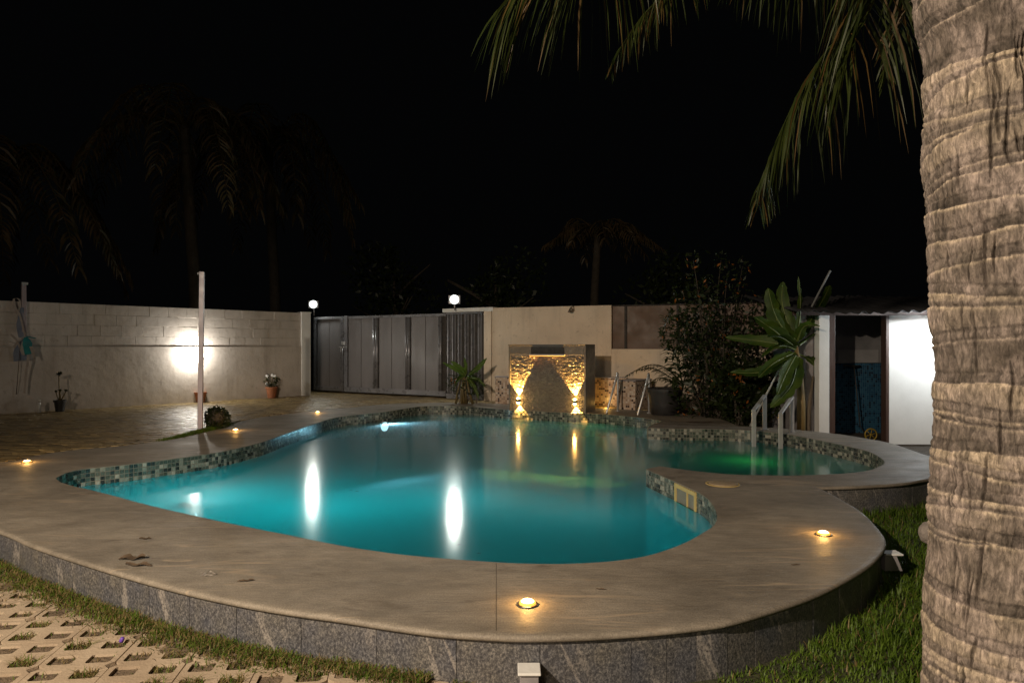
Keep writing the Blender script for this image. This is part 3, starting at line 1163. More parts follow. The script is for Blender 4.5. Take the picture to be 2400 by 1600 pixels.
# lawn on the right
pts, hs = [], []
k = 0
while k < 46000:
    y = rnd.uniform(1.6, 7.6)
    x = rnd.uniform(0.15, 6.0)
    if x > 0.86 * y + 0.5 or (x < 1.0 and y > 2.85) or inside(deck_outer, x, y):
        continue
    if y > 5 and rnd.random() < 0.5:
        continue
    k += 1
    cl = float(fbm(np.array([x * 2.4]), np.array([y * 2.4]), 9, 3)[0])
    pts.append((x, y, GZ))
    hs.append((0.04 + 0.09 * cl) * rnd.uniform(0.5, 1.3) * (0.4 if x < 1.25 else 0.4 + 0.6 * min(1.0, (x - 1.25) / 0.9)))
blades("lawn_grass", pts, hs, [M_grassA, M_grassB], "long green grass on the lawn between the pool plinth and the palm trunk", 0.0032, 0.9, 0.06)
m = MB()
vs, fs = poly_tri([[Vector((0.2, 1.0, 0)), Vector((8, 1.0, 0)), Vector((8, 7.5, 0))] + [Vector((5.6, 7.5, 0))] + [p for p in offset_line(outer_b, -0.03)[:22]][::-1] + [p for p in offset_line(outer_a, -0.03) if p.x > 0.2][::-1]], GZ + 0.006)
m.add(vs, fs)
tag(m.build("lawn", simple("lawn_soil", (0.03, 0.035, 0.012), (0.06, 0.06, 0.025), 8, 0.95, bmp=1, bscale=30, bd=0.03)), kind='structure')
# low planting strip on the yard side of the deck
pts, hs = [], []
sl = [P(380, 1032), P(420, 1023), P(455, 1015), P(490, 1007), P(520, 998)]
sl = resample(catmull(sl, 6), 0.01)
for k in range(5200):
    i = rnd.randrange(len(sl))
    p = sl[i] + Vector((rnd.gauss(0, 0.05), rnd.gauss(0.12, 0.09), 0))
    pts.append((p.x, p.y, -0.01))
    hs.append(rnd.uniform(0.02, 0.07) * (0.5 + i / len(sl)))
blades("strip_grass", pts, hs, [M_grassA, M_grassB], "dark low grass strip between the yard paving and the deck beside the white pole", 0.004, 0.9, 0.1)

# ------------------------------------------------------------------ left boundary wall
WH, LEDGE = 2.28, 1.35
wall = thing("boundary_wall", WA, "long pale painted wall on the left, upper blocks showing above a ledge", "wall")
wd = (WB - WA0).normalized()
wn = Vector((wd.y, -wd.x, 0))         # faces the yard
if wn.y > 0:
    wn = -wn
wlen = (WB - WA0).length + 0.25
wang = math.atan2(wd.y, wd.x)
m = MB()
c = WA0 + wd * (wlen / 2) - wn * 0.11
m.box((c.x, c.y, LEDGE / 2 - 0.1), (wlen, 0.22, LEDGE + 0.2), wang)
bevel(m.build("lower_wall", M_wall, wall), 0.008, 2)
m = MB()
c = WA0 + wd * (wlen / 2) - wn * 0.145
m.box((c.x, c.y, (LEDGE + WH) / 2), (wlen, 0.11, WH - LEDGE - 0.004), wang)
m.build("backing_wall", M_wall, wall)
CHh = (WH - LEDGE) / 4
for r in range(4):
    x = -0.3 + (0.22 if r % 2 else 0)
    while x < wlen:
        L = 0.44 + rnd.uniform(-0.03, 0.03)
        x1 = min(x + L, wlen)
        x0 = max(x, 0)
        if x1 - x0 > 0.05:
            cc = WA0 + wd * ((x0 + x1) / 2) - wn * (0.093 + rnd.uniform(-0.0015, 0.003))
            mm = MB()
            g = rnd.choice((0.0006, 0.001, 0.003))
            mm.box((cc.x, cc.y, LEDGE + CHh * (r + 0.5)), (x1 - x0 - g, 0.115, CHh - rnd.choice((0.001, 0.002, 0.005))), wang + rnd.gauss(0, 0.002))
            bevel(mm.build("wall_block", M_wall, wall), 0.003, 1)
        x += L

# corner post by the gate
post = thing("gate_post", P(712, 921), "square white painted post between the long wall and the grey gate", "post")
a = P(704, 922)
b = P(719, 923)
pd = (GB - GA).normalized()
m = MB()
pc = onplane(718.5, 920, a, b + Vector((0.3, 0.2, 0)))
pc = Vector(((711 - 1200) / F * 18.85, 18.85, 0))
m.box((pc.x, pc.y + 0.1, 1.13), (0.26, 0.26, 2.30), R(38))
bevel(m.build("shaft", M_white, post), 0.01)
m = MB()
m.box((pc.x, pc.y + 0.1, 2.292), (0.29, 0.29, 0.03), R(38))
bevel(m.build("cap", M_white, post), 0.005)

# ------------------------------------------------------------------ gate
gate = thing("metal_gate", (GA + GB) / 2, "wide grey metal sheet gate with a narrow door leaf on its left", "gate")
GH = 2.25
gd = (GB - GA).normalized()
gn = Vector((gd.y, -gd.x, 0))
if gn.y > 0:
    gn = -gn
gang = math.atan2(gd.y, gd.x)
def gx(px):
    p = onplane(px, 850, GA, GB)
    return (Vector((p.x, p.y, 0)) - GA).dot(gd)
def gbox(m, px0, px1, z0, z1, d0, d1, mi=0):
    s0, s1 = gx(px0), gx(px1)
    c = GA + gd * ((s0 + s1) / 2) + gn * ((d0 + d1) / 2)
    m.box((c.x, c.y, (z0 + z1) / 2), (s1 - s0, d1 - d0, z1 - z0), gang, mi)
seams = [(744, 771), (772, 799), (817, 846), (847, 874), (889, 917.5), (918.5, 949), (964, 997), (998, 1027)]
for i, (p0, p1) in enumerate(seams):
    m = MB()
    gbox(m, p0, p1, 0.17, 2.15, -0.012 + rnd.uniform(-0.003, 0.003), 0.0)
    bevel(m.build("sheet_panel", M_gate, gate), 0.002, 1)
m = MB()
gbox(m, 737, 1046, 0.06, 2.2, -0.02, -0.014)
m.build("backing_sheet", M_joint, gate)
m = MB()
gbox(m, 737, 816, 2.15, 2.22, -0.01, 0.035)
gbox(m, 737, 800, 0.06, 0.17, -0.01, 0.035)
gbox(m, 737, 743.5, 0.17, 2.15, -0.01, 0.035)
gbox(m, 799.5, 807, 0.06, 2.15, -0.01, 0.035)
dl = bevel(m.build("door_frame", M_gatef, gate), 0.004)
m = MB()
gbox(m, 816.2, 1046, 2.15, 2.22, -0.01, 0.033)
gbox(m, 808.5, 1046, 0.05, 0.19, -0.01, 0.033)
gbox(m, 808.5, 816, 0.19, 2.24, -0.01, 0.04)
bevel(m.build("gate_frame", M_gatef, gate), 0.004)
for (p0, p1) in ((875, 888), (950, 963), (1028, 1036)):
    s0, s1 = gx(p0), gx(p1)
    r = (s1 - s0) / 4
    for q in (0.27, 0.73):
        c = GA + gd * (s0 + (s1 - s0) * q)
        m = MB()
        cc = c + gn * 0.012
        m.tube([(cc.x, cc.y, 0.19), (cc.x, cc.y, 2.149)], r * 0.92, 14)
        m.build("mullion", M_gatef, gate, True)
# latch and drop bolt
m = MB()
for (px0, px1, z0, z1, d0, d1) in ((803, 812, 1.40, 1.50, 0.04, 0.06), (797, 816, 1.335, 1.352, 0.04, 0.055), (801, 803.5, 1.20, 1.34, 0.04, 0.06)):
    gbox(m, px0, px1, z0, z1, d0, d1)
bevel(m.build("latch", M_steel, gate), 0.002)
m = MB()
s = gx(806.5)
c = GA + gd * s + gn * 0.055
m.tube([(c.x, c.y, 0.02), (c.x, c.y, 1.28)], 0.008, 8)
m.tube([(c.x, c.y, 0.42), (c.x + 0.05, c.y - 0.03, 0.42)], 0.007, 6)
m.build("drop_bolt", M_gatef, gate, True)

# ribbed fixed screen to the right of the gate
SB = RW0
scr = thing("ribbed_screen", (GB + SB) / 2, "narrow grey ribbed metal screen between the gate and the pale wall", "screen")
rd = (SB - GB)
rl = rd.length
rd.normalize()
rn = Vector((rd.y, -rd.x, 0))
if rn.y > 0:
    rn = -rn
rang = math.atan2(rd.y, rd.x)
def rs(px):
    p = onplane(px, 850, GB, SB)
    return (Vector((p.x, p.y, 0)) - GB).dot(rd)
def rbox(m, px0, px1, z0, z1, d0, d1):
    s0, s1 = rs(px0), rs(px1)
    c = GB + rd * ((s0 + s1) / 2) + rn * ((d0 + d1) / 2)
    m.box((c.x, c.y, (z0 + z1) / 2), (s1 - s0, d1 - d0, z1 - z0), rang)
m = MB()
rbox(m, 1046.5, 1131, 0.1, 2.2, -0.07, -0.062)
m.build("backing_sheet", M_joint, scr)
for px in (1049, 1060, 1074, 1090, 1105, 1121):
    m = MB()
    s0 = rs(px)
    c = GB + rd * s0
    w2 = 0.034
    prof = [(-0.06, -0.06), (-w2, -0.06), (-w2 * 0.55, 0.0), (w2 * 0.55, 0.0), (w2, -0.06), (0.075, -0.06)]
    for (a0, b0), (a1, b1) in zip(prof[:-1], prof[1:]):
        p0 = c + rd * a0 + rn * b0
        p1 = c + rd * a1 + rn * b1
        m.add([(p0.x, p0.y, 0.14), (p1.x, p1.y, 0.14), (p1.x, p1.y, 2.18), (p0.x, p0.y, 2.18)], [(0, 1, 2, 3)])
    m.build("rib", M_gatef, scr)
m = MB()
rbox(m, 1046.5, 1131, 0.0, 0.13, -0.06, 0.02)
bevel(m.build("rail", M_gatef, scr), 0.004)
m = MB()
rbox(m, 1046.5, 1131, 2.185, 2.23, -0.06, 0.02)
bevel(m.build("rail", M_gatef, scr), 0.004)

# ------------------------------------------------------------------ right rear wall
rw = thing("rear_wall", RW0, "pale plastered wall behind the water feature, with dark sheet panels at its right", "wall")
q = (RW1 - RW0)
ql = q.length
q.normalize()
qn = Vector((q.y, -q.x, 0))
if qn.y > 0:
    qn = -qn
qang = math.atan2(q.y, q.x)
RH = 2.32
def qs(px):
    p = onplane(px, 800, RW0, RW1)
    return (Vector((p.x, p.y, 0)) - RW0).dot(q)
def qbox(m, s0, s1, z0, z1, d0, d1):
    c = RW0 + q * ((s0 + s1) / 2) + qn * ((d0 + d1) / 2)
    m.box((c.x, c.y, (z0 + z1) / 2), (s1 - s0, d1 - d0, z1 - z0), qang)
sw = qs(1433)
m = MB()
qbox(m, 0.0, sw, -0.4, RH, -0.24, 0.0)
bevel(m.build("wall_body", M_wall2, rw), 0.008)
m = MB()
qbox(m, sw + 0.0005, ql, -0.4, 1.295, -0.24, 0.0)
bevel(m.build("low_wall", M_wall2, rw), 0.008)
# white return and lintel over the ribbed screen
m = MB()
s0 = rs(1037)
c = GB + rd * (rl / 2 - 0.04) - rn * 0.10
m.box((c.x, c.y, 2.29), (rl + 0.16, 0.22, 0.10), rang)
bevel(m.build("lintel", M_white, rw), 0.006)
m = MB()
cc = RW0 - q * 0.105 - qn * 0.06
m.box((cc.x, cc.y, 1.02), (0.2, 0.16, 2.43), qang)
bevel(m.build("return_pier", M_wall2, rw), 0.006)
s = sw + 0.001
edges_px = [1467, 1590, 1700, 1796]
prev = sw + 0.002
for i, px in enumerate(edges_px + [2300]):
    e = min(qs(px), ql)
    m = MB()
    qbox(m, prev, e - 0.06, 1.297, RH - 0.02, -0.17 - 0.001 * i, -0.15 - 0.001 * i)
    m.build("sheet_panel", M_brownsheet, rw)
    if e < ql:
        m = MB()
        qbox(m, e - 0.058, e - 0.002, 1.297, RH - 0.01, -0.16, -0.10)
        bevel(m.build("panel_post", M_joint, rw), 0.004)
    prev = e
m = MB()
qbox(m, sw + 0.0015, ql, RH - 0.018, RH + 0.0, -0.2, -0.08)
m.build("top_rail", M_joint, rw)

# ornament on the wall
orn_p = onplane(1340, 727, RW0, RW1) + qn * 0.04
orn = thing("dried_wreath", orn_p, "small dark knotted wreath hanging near the top of the pale wall", "wreath")
m = MB()
for k in range(16):
    a0 = rnd.uniform(0, 6.28)
    r0 = 0.045 + rnd.gauss(0, 0.012)
    p0 = orn_p + q * math.cos(a0) * r0 + Vector((0, 0, math.sin(a0) * r0))
    p1 = orn_p + q * math.cos(a0 + 1.3) * r0 * 1.5 + Vector((0, 0, math.sin(a0 + 1.3) * r0 * 1.5)) + qn * rnd.uniform(0, 0.04)
    p2 = orn_p + q * math.cos(a0 + 2.4) * r0 + Vector((0, 0, math.sin(a0 + 2.4) * r0))
    m.tube([p0, p1, p2], [0.008, 0.013, 0.006], 6)
m.build("twigs", M_bark, orn, True)
m = MB()
m.tube([orn_p + Vector((0, 0, 0.05)), orn_p + Vector((0, 0, 0.12)) - qn * 0.03], 0.005, 6)
m.build("hook", M_steel, orn, True)

# ------------------------------------------------------------------ mosaic planter walls behind the water feature
def uvbox(o, plane_dir):
    uvl = o.data.uv_layers.new(name="UVMap")
    for poly in o.data.polygons:
        for li in poly.loop_indices:
            c = o.data.vertices[o.data.loops[li].vertex_index].co
            nz = abs(poly.normal.z)
            if nz > 0.7:
                uvl.data[li].uv = (c.x, c.y)
            else:
                tdir = Vector((-poly.normal.y, poly.normal.x, 0))
                uvl.data[li].uv = (c.dot(tdir), c.z)
    return o
pl = thing("mosaic_planter", P(1300, 949), "low planter wall covered in brown and cream mosaic behind the water feature", "planter")
A0, A1 = P(1163, 945.5), P(1470, 950.5)
pdv = (A1 - A0).normalized()
m = MB()
c = (A0 + A1) / 2 + Vector((0, 0.12, 0))
m.box((c.x, c.y, 0.30), ((A1 - A0).length, 0.22, 0.64), math.atan2(pdv.y, pdv.x))
uvbox(m.build("front_wall", M_planter, pl), pdv)
B0, B1 = P(1469, 959), P(1512, 961.5)
bdv = (B1 - B0).normalized()
m = MB()
c = (B0 + B1) / 2 + Vector((0.05, 0.42, 0))
m.box((c.x, c.y, 0.30), ((B1 - B0).length, 0.84, 0.62), math.atan2(bdv.y, bdv.x))
uvbox(m.build("end_wall", M_planter, pl), bdv)
m = MB()
m.box(((A0.x + A1.x) / 2 + 0.0, (A0.y + A1.y) / 2 + 0.12, 0.633), ((A1 - A0).length + 0.03, 0.27, 0.025), math.atan2(pdv.y, pdv.x))
m.box((c.x, c.y, 0.622), ((B1 - B0).length + 0.03, 0.87, 0.022), math.atan2(bdv.y, bdv.x))
bevel(m.build("coping", M_lampbox, pl), 0.005)

# ------------------------------------------------------------------ water feature
F0, F1 = P(1192, 960.4), P(1373, 967.9)
fd = (F1 - F0).normalized()
fn = Vector((fd.y, -fd.x, 0))
if fn.y > 0:
    fn = -fn
FL = (F1 - F0).length
fang = math.atan2(fd.y, fd.x)
FHT = 1.375
wf = thing("water_feature", (F0 + F1) / 2, "dark stone waterfall block with a spout slot at the pool's far edge", "water feature")
def fbox(m, s0, s1, z0, z1, d0, d1, mi=0):
    c = F0 + fd * ((s0 + s1) / 2) + fn * ((d0 + d1) / 2)
    m.box((c.x, c.y, (z0 + z1) / 2), (s1 - s0, d1 - d0, z1 - z0), fang, mi)
m = MB()
fbox(m, 0, FL, -0.005, FHT, -0.64, -0.02)
bevel(m.build("stone_body", simple("fountain_grey", (0.17, 0.175, 0.18), (0.23, 0.235, 0.245), 5, 0.4), wf), 0.006)
# front slabs: plain lower middle, frame and the rippled inset
m = MB()
fbox(m, 0.0, 0.045, 0.001, FHT - 0.002, -0.0195, 0.0)
fbox(m, FL - 0.045, FL, 0.001, FHT - 0.002, -0.0195, 0.0)
fbox(m, 0.0455, 0.52, 1.18, FHT - 0.002, -0.0195, 0.0)
fbox(m, FL - 0.46, FL - 0.0455, 1.18, FHT - 0.002, -0.0195, 0.0)
fbox(m, 0.5205, FL - 0.4605, FHT - 0.03, FHT - 0.002, -0.0195, 0.0)
bevel(m.build("frame_slab", M_slab, wf), 0.003)
m = MB()
fbox(m, 0.5205, FL - 0.4605, 1.18, FHT - 0.031, -0.0195, -0.0165)
m.build("spout_slot", M_joint, wf)
m = MB()
fbox(m, 0.50, FL - 0.44, 1.165, 1.19, -0.019, 0.06)
bevel(m.build("spout_lip", M_steel, wf), 0.003)
m = MB()
fbox(m, 0.51, FL - 0.45, 1.150, 1.164, 0.02, 0.058)
m.build("spout_glow_strip", M_amberR, wf)  # glowing strip added under the lip for its bright amber line
m = MB()
fbox(m, 0.0, FL, FHT + 0.0005, FHT + 0.02, -0.65, 0.03)
bevel(m.build("cap", M_slab, wf), 0.004)
# rippled stone panels (split-face courses)
rip, nrp, bb = newmat("rippled_stone")
v_ = coords(nrp, (1, 1, 1.6))
nrp.links.new(ramp(nrp, noise(nrp, v_, 14, 5), [(0.3, (0.07, 0.06, 0.052)), (0.7, (0.135, 0.118, 0.10))]), bb.inputs['Base Color'])
bb.inputs['Roughness'].default_value = 0.3
bump(nrp, noise(nrp, v_, 26, 5, 0.7, 0.6), 1.0, 0.03, bb)
for (z0, z1, s0, s1) in ((0.62, 0.90, 0.046, FL * 0.5), (0.62, 0.90, FL * 0.5 + 0.001, FL - 0.046), (0.902, 1.163, 0.046, FL * 0.5 - 0.01), (0.902, 1.163, FL * 0.5 - 0.009, FL - 0.046),
                         (0.30, 0.618, 0.046, FL - 0.046), (0.001, 0.298, 0.046, FL - 0.046)):
    nx, nz = max(8, int((s1 - s0) / 0.012)), max(8, int((z1 - z0) / 0.010))
    us = np.linspace(s0, s1, nx)
    zs = np.linspace(z0, z1, nz)
    uu, zz = np.meshgrid(us, zs)
    amp = 0.011 if z0 > 0.25 else 0.002
    hgt = fbm(uu * 18 + 5, zz * 34, 5, 4, 0.6) * amp - 0.004
    if z0 < 0.6:
        # smooth slab between the lamps, ripples outside
        cen = np.abs(uu - FL / 2) < (FL / 2 - 0.28) - (zz - 0.0) * 0.15
        hgt = np.where(cen, 0.0015, hgt)
    m = MB()
    base = F0 + fn * -0.012
    X = base.x + fd.x * uu + fn.x * hgt
    Yy = base.y + fd.y * uu + fn.y * hgt
    vs = [(float(a), float(b), float(c_)) for a, b, c_ in zip(X.ravel(), Yy.ravel(), zz.ravel())]
    fs = []
    for j in range(nz - 1):
        for i in range(nx - 1):
            a = j * nx + i
            fs.append((a, a + 1, a + nx + 1, a + nx))
    m.add(vs, fs)
    m.build("stone_panel", rip, wf, True)
# lamps
for px, pyl in ((1217, 938), (1349, 941)):
    pp = onplane(px, pyl, F0, F1)
    s = (Vector((pp.x, pp.y, 0)) - F0).dot(fd)
    zc = pp.z
    c = F0 + fd * s + fn * 0.055
    wl = thing("wall_lamp", (c.x, c.y, zc), "small up-and-down amber wall lamp on the %s end of the water feature's face" % ("gate" if px < 1300 else "pool ladder"), "lamp", "amber lamps on the water feature")
    m = MB()
    m.lathe([(0.035, -0.035), (0.045, -0.03), (0.045, 0.03), (0.035, 0.035)], (c.x, c.y, zc), 20)
    m.build("housing", M_black, wl, True)
    m = MB()
    m.box((c.x - fn.x * 0.04, c.y - fn.y * 0.04, zc), (0.05, 0.04, 0.05), fang)
    m.build("bracket", M_black, wl)
    for sg in (1, -1):
        m = MB()
        m.lathe([(0.030, 0.0351 * sg), (0.028, 0.048 * sg), (0.018, 0.060 * sg), (0.005, 0.065 * sg)], (c.x, c.y, zc), 16)
        m.build("lens", M_amberF, wl)
        light("fountain_lamp_light", 'SPOT', (c.x - fn.x * 0.034, c.y - fn.y * 0.034, zc + sg * 0.075), 520 if sg > 0 else 210, (1.0, 0.50, 0.10), 0.004, (-0.03 * fn.x - 0.10 * fd.x * sg, -0.03 * fn.y - 0.10 * fd.y * sg, sg), 64 if sg > 0 else 74, 0.05)
light("niche_lamp_light", 'POINT', P(1435, 955, 0.0) + Vector((-0.12, 0.05, 0.10)), 5.5, (1.0, 0.55, 0.12), 0.04)

# ------------------------------------------------------------------ ladders and handrails
lad = thing("pool_ladder", P(1484, 966), "round steel pool ladder rails rising from the far deck and slanting into the water", "ladder")
for (an, en) in (((1448, 963), (1415, 990)), ((1521, 967.5), (1488, 995))):
    a = P(*an)
    e = P(en[0], en[1], -0.19)
    dxy = Vector((e.x - a.x, e.y - a.y, 0))
    top = Vector((a.x, a.y, 0.80))
    pts = [a, a + Vector((0, 0, 0.4)), a + Vector((0, 0, 0.72))]
    for k in range(1, 8):
        an_ = math.pi * k / 8
        pts.append(top + dxy * 0.03 * (1 - math.cos(an_)) + Vector((0, 0, -0.06 + 0.06 * math.sin(an_))))
    b2 = top + dxy * 0.10 + Vector((0, 0, -0.10))
    pts.append(b2)
    end = e + (e - b2).normalized() * 0.75
    pts.append(end)
    m = MB()
    m.tube(pts, 0.021, 12)
    m.build("rail", M_steel, lad, True)
    m = MB()
    m.lathe([(0.045, 0.001), (0.045, 0.008), (0.025, 0.016)], a, 18)
    m.build("flange", M_steel, lad, True)
e1, e2 = P(1415, 990, -0.19), P(1488, 995, -0.19)
for z in (-0.35, -0.6):
    m = MB()
    m.box(((e1.x + e2.x) / 2 - 0.08, (e1.y + e2.y) / 2 - 0.1, z), ((e2 - e1).length, 0.08, 0.03), math.atan2(e2.y - e1.y, e2.x - e1.x))
    m.build("tread", M_steel, lad)
hr_lab = ("flat steel grab rail beside the small pool, the one nearer the pool ladder", "flat steel grab rail beside the small pool, the one nearer the banana trunk")
for lab, (bx, by, tx, ty), (nx0, ny0, ntx, nty) in ((hr_lab[0], (1792, 1005.5, 1792, 928.5), (1766.5, 1046, 1766.5, 963)), (hr_lab[1], (1856, 1011.5, 1856, 933), (1829.5, 1051, 1829.5, 970))):
    a = P(bx, by)
    Tz = V(tx, ty, a.y).z
    n0 = P(nx0, ny0, -0.19)
    nz = V(ntx, nty, n0.y).z
    hr = thing("grab_rail", a, lab, "handrail", "steel grab rails at the small pool")
    dv = Vector((n0.x - a.x, n0.y - a.y, 0)).normalized()
    ang = R(6)
    m = MB()
    wdt = 0.066
    m.box((a.x, a.y, Tz / 2), (wdt, 0.03, Tz), ang)
    bevel(m.build("rear_post", M_steel, hr), 0.004)
    m = MB()
    m.box((n0.x, n0.y, (nz - 0.9) / 2), (wdt, 0.03, nz + 0.9), ang)
    bevel(m.build("front_post", M_steel, hr), 0.004)
    m = MB()
    A_, B_ = Vector((a.x, a.y, Tz + 0.012)), Vector((n0.x, n0.y, nz + 0.012))
    sd = Vector((math.cos(ang), math.sin(ang), 0)) * (wdt / 2)
    upv = Vector((0, 0, 0.015))
    ex = (B_ - A_).normalized() * 0.02
    A_ -= ex
    B_ += ex
    ps = [A_ - sd - upv, A_ + sd - upv, A_ + sd + upv, A_ - sd + upv, B_ - sd - upv, B_ + sd - upv, B_ + sd + upv, B_ - sd + upv]
    m.add(ps, [(0, 3, 2, 1), (4, 5, 6, 7), (0, 1, 5, 4), (1, 2, 6, 5), (2, 3, 7, 6), (3, 0, 4, 7)])
    bevel(m.build("sloping_rail", M_steel, hr), 0.004)
    m = MB()
    m.box((a.x, a.y, 0.004), (0.11, 0.08, 0.007), ang)
    m.build("base_plate", M_steel, hr)

# ------------------------------------------------------------------ lamps in the deck
dl_px = [((63, 1083.5), "amber deck lamp beyond the pool's pointed left corner, nearest the left frame edge"),
         ((552, 1009), "small amber lamp set flush in the deck beside the round ball bush"),
         ((744.6, 967.5), "smallest and farthest amber deck lamp, in the deck before the gate"),
         ((1236.5, 1416), "brightest amber deck lamp, at the front rim above the grey step lamp"),
         ((1930, 1252.5), "amber deck lamp on the curved right-hand rim near the palm trunk")]
for (px, py), lab in dl_px:
    c = P(px, py)
    t_ = thing("deck_lamp", c, lab, "deck lamp", "amber lamps set in the pool deck")
    m = MB()
    m.lathe([(0.058, 0.001), (0.058, 0.005), (0.050, 0.008), (0.046, 0.006)], c, 28)
    m.build("bezel", M_bezel, t_, True)
    m = MB()
    m.lathe([(0.034, 0.0185), (0.028, 0.024), (0.018, 0.028), (0.006, 0.030)], c, 24)
    m.build("lens", M_amberE, t_, True)
    m = MB()
    m.lathe([(0.045, 0.006), (0.043, 0.014), (0.036, 0.0184)], c, 24)
    m.build("lens_rim", M_amberR, t_, True)
    light("deck_lamp_light", 'SPOT', c + Vector((0, 0, 0.04)), 9, (1.0, 0.58, 0.2), 0.02, (0, 0, 1), 150, 0.8)
    light("deck_lamp_light", 'POINT', c + Vector((0, 0, 0.06)), 2.2, (1.0, 0.52, 0.14), 0.02, spec=0.3)

# ------------------------------------------------------------------ flood lamps at the gate, wall lamp
for loc, lab in ((LG1, "cool white flood lamp on a bracket over the white gate post"), (LG2, "cool white flood lamp on a stem over the ribbed screen's lintel")):
    t_ = thing("flood_lamp", loc, lab, "flood lamp", "cool white flood lamps over the gate")
    m = MB()
    m.box((loc[0], loc[1], loc[2]), (0.30, 0.07, 0.22))
    bevel(m.build("housing", M_lampbox, t_), 0.01)
    m = MB()
    m.lathe([(0.115, 0.0), (0.11, 0.03), (0.08, 0.05), (0.02, 0.06)], (loc[0], loc[1] - 0.0355, loc[2]), 24, M=Matrix.Rotation(R(90), 3, 'X'))
    m.build("lens", M_whiteE, t_, True)
    m = MB()
    m.tube([(loc[0], loc[1] + 0.04, loc[2] - 0.08), (loc[0], loc[1] + 0.06, 2.28)], 0.018, 8)
    m.build("stem", M_lampbox, t_, True)
t_ = thing("bulkhead_lamp", LW, "glaring white bulkhead lamp under the long wall's ledge, behind the white pole", "lamp")
lwp = onplane(452, 832, WA, WB)
m = MB()
MBk = Matrix.Rotation(R(90), 3, 'X')
Rw = Matrix.Rotation(wang, 3, 'Z')
cw = Vector((lwp.x, lwp.y, LW[2])) + wn * 0.001
m.lathe([(0.085, 0.0), (0.085, 0.03), (0.07, 0.035)], cw, 24, M=Rw @ MBk)
m.build("base", M_white, t_, True)
m = MB()
m.lathe([(0.089, 0.001), (0.089, 0.036), (0.082, 0.050), (0.060, 0.062), (0.035, 0.068), (0.015, 0.070)], cw, 24, M=Rw @ MBk)
m.build("globe", M_wallE, t_, True)
for o in bpy.data.objects:
    if o.name.startswith("wall_lamp_light"):
        o.location = cw + wn * 0.11
t_.location = cw
for c_ in t_.children:
    c_.matrix_parent_inverse = Matrix.Translation(-cw)

# underwater lamps
for (c, dv, lab) in ((Vector((-3.15, 6.72, -0.36)), Vector((0.75, 0.75, 0)), "glaring underwater lamp close under the surface by the pool's left near edge"),
                     (Vector((-2.60, 13.90, -0.28)), Vector((0.75, -0.75, 0)), "glaring underwater lamp on the far pool wall below the deck in front of the gate")):
    t_ = thing("pool_lamp", c, lab, "pool lamp", "underwater lamps of the big pool")
    Q = dv.to_track_quat('Z', 'Y').to_matrix()
    m = MB()
    m.lathe([(0.11, -0.03), (0.11, 0.0), (0.095, 0.012)], c, 24, M=Q)
    m.build("ring", M_steel, t_, True)
    m = MB()
    m.lathe([(0.09, 0.0125), (0.08, 0.025), (0.04, 0.033)], c, 24, M=Q)
    m.build("lens", M_poolE, t_, True)

# box lamps on the plinth
bl = thing("step_lamp", (0.06, 3.19, -0.17), "grey box-shaped step lamp on the front of the plinth below the brightest deck lamp", "step lamp", "box lamps on the plinth")
a = V(1240, 1563, 3.16)
m = MB()
m.box((a.x, a.y - 0.005, a.z - 0.006), (0.105, 0.11, 0.012))
bevel(m.build("hood", M_white, bl), 0.003)
m = MB()
m.box((a.x, a.y, a.z - 0.065), (0.086, 0.085, 0.104))
bevel(m.build("box", M_lampbox, bl), 0.003)
bl2p = Vector((2.575, 4.72, -0.075))
bl2 = thing("step_lamp", bl2p, "box-shaped step lamp in profile on the plinth's right-hand bulge above the lawn", "step lamp", "box lamps on the plinth")
m = MB()
m.box((bl2p.x + 0.045, bl2p.y, bl2p.z), (0.12, 0.10, 0.012))
bevel(m.build("hood", M_white, bl2), 0.003)
m = MB()
m.add([(bl2p.x - 0.02, bl2p.y - 0.045, -0.084), (bl2p.x + 0.06, bl2p.y - 0.045, -0.084), (bl2p.x + 0.10, bl2p.y - 0.045, -0.185), (bl2p.x - 0.02, bl2p.y - 0.045, -0.185),
       (bl2p.x - 0.02, bl2p.y + 0.045, -0.084), (bl2p.x + 0.06, bl2p.y + 0.045, -0.084), (bl2p.x + 0.10, bl2p.y + 0.045, -0.185), (bl2p.x - 0.02, bl2p.y + 0.045, -0.185)],
      [(0, 1, 2, 3), (7, 6, 5, 4), (0, 4, 5, 1), (1, 5, 6, 2), (2, 6, 7, 3), (3, 7, 4, 0)])
m.build("box", M_lampbox, bl2)

# ------------------------------------------------------------------ poles
b0 = P(469, 1008)
pt = V(473.5, 637, b0.y)
wp = thing("white_pole", b0, "tall square white pole standing on the deck edge before the glaring wall lamp", "pole")
m = MB()
M3 = Matrix.Rotation(R(14), 3, 'Z')
hw = 0.036
ps = []
for c in (b0, pt):
    for sx, sy in ((-1, -1), (1, -1), (1, 1), (-1, 1)):
        ps.append(c + M3 @ Vector((sx * hw, sy * hw, 0)))
m.add(ps, [(0, 1, 5, 4), (1, 2, 6, 5), (2, 3, 7, 6), (3, 0, 4, 7), (4, 5, 6, 7)])
bevel(m.build("shaft", M_pole, wp), 0.004)
m = MB()
m.tube([pt + Vector((-0.04, -0.02, -0.03)), pt + Vector((-0.062, -0.02, -0.03))], 0.012, 8)
m.tube([pt + Vector((-0.055, -0.02, -0.045)), pt + Vector((-0.055, -0.02, -0.012))], 0.008, 8)
m.build("hook", M_steel, wp)
m = MB()
m.tube([b0 + Vector((0.045, -0.02, 0.92)), b0 + Vector((0.05, -0.02, 0.6)), b0 + Vector((0.047, -0.02, 0.32))], 0.006, 6)
m.build("cable", M_black, wp)

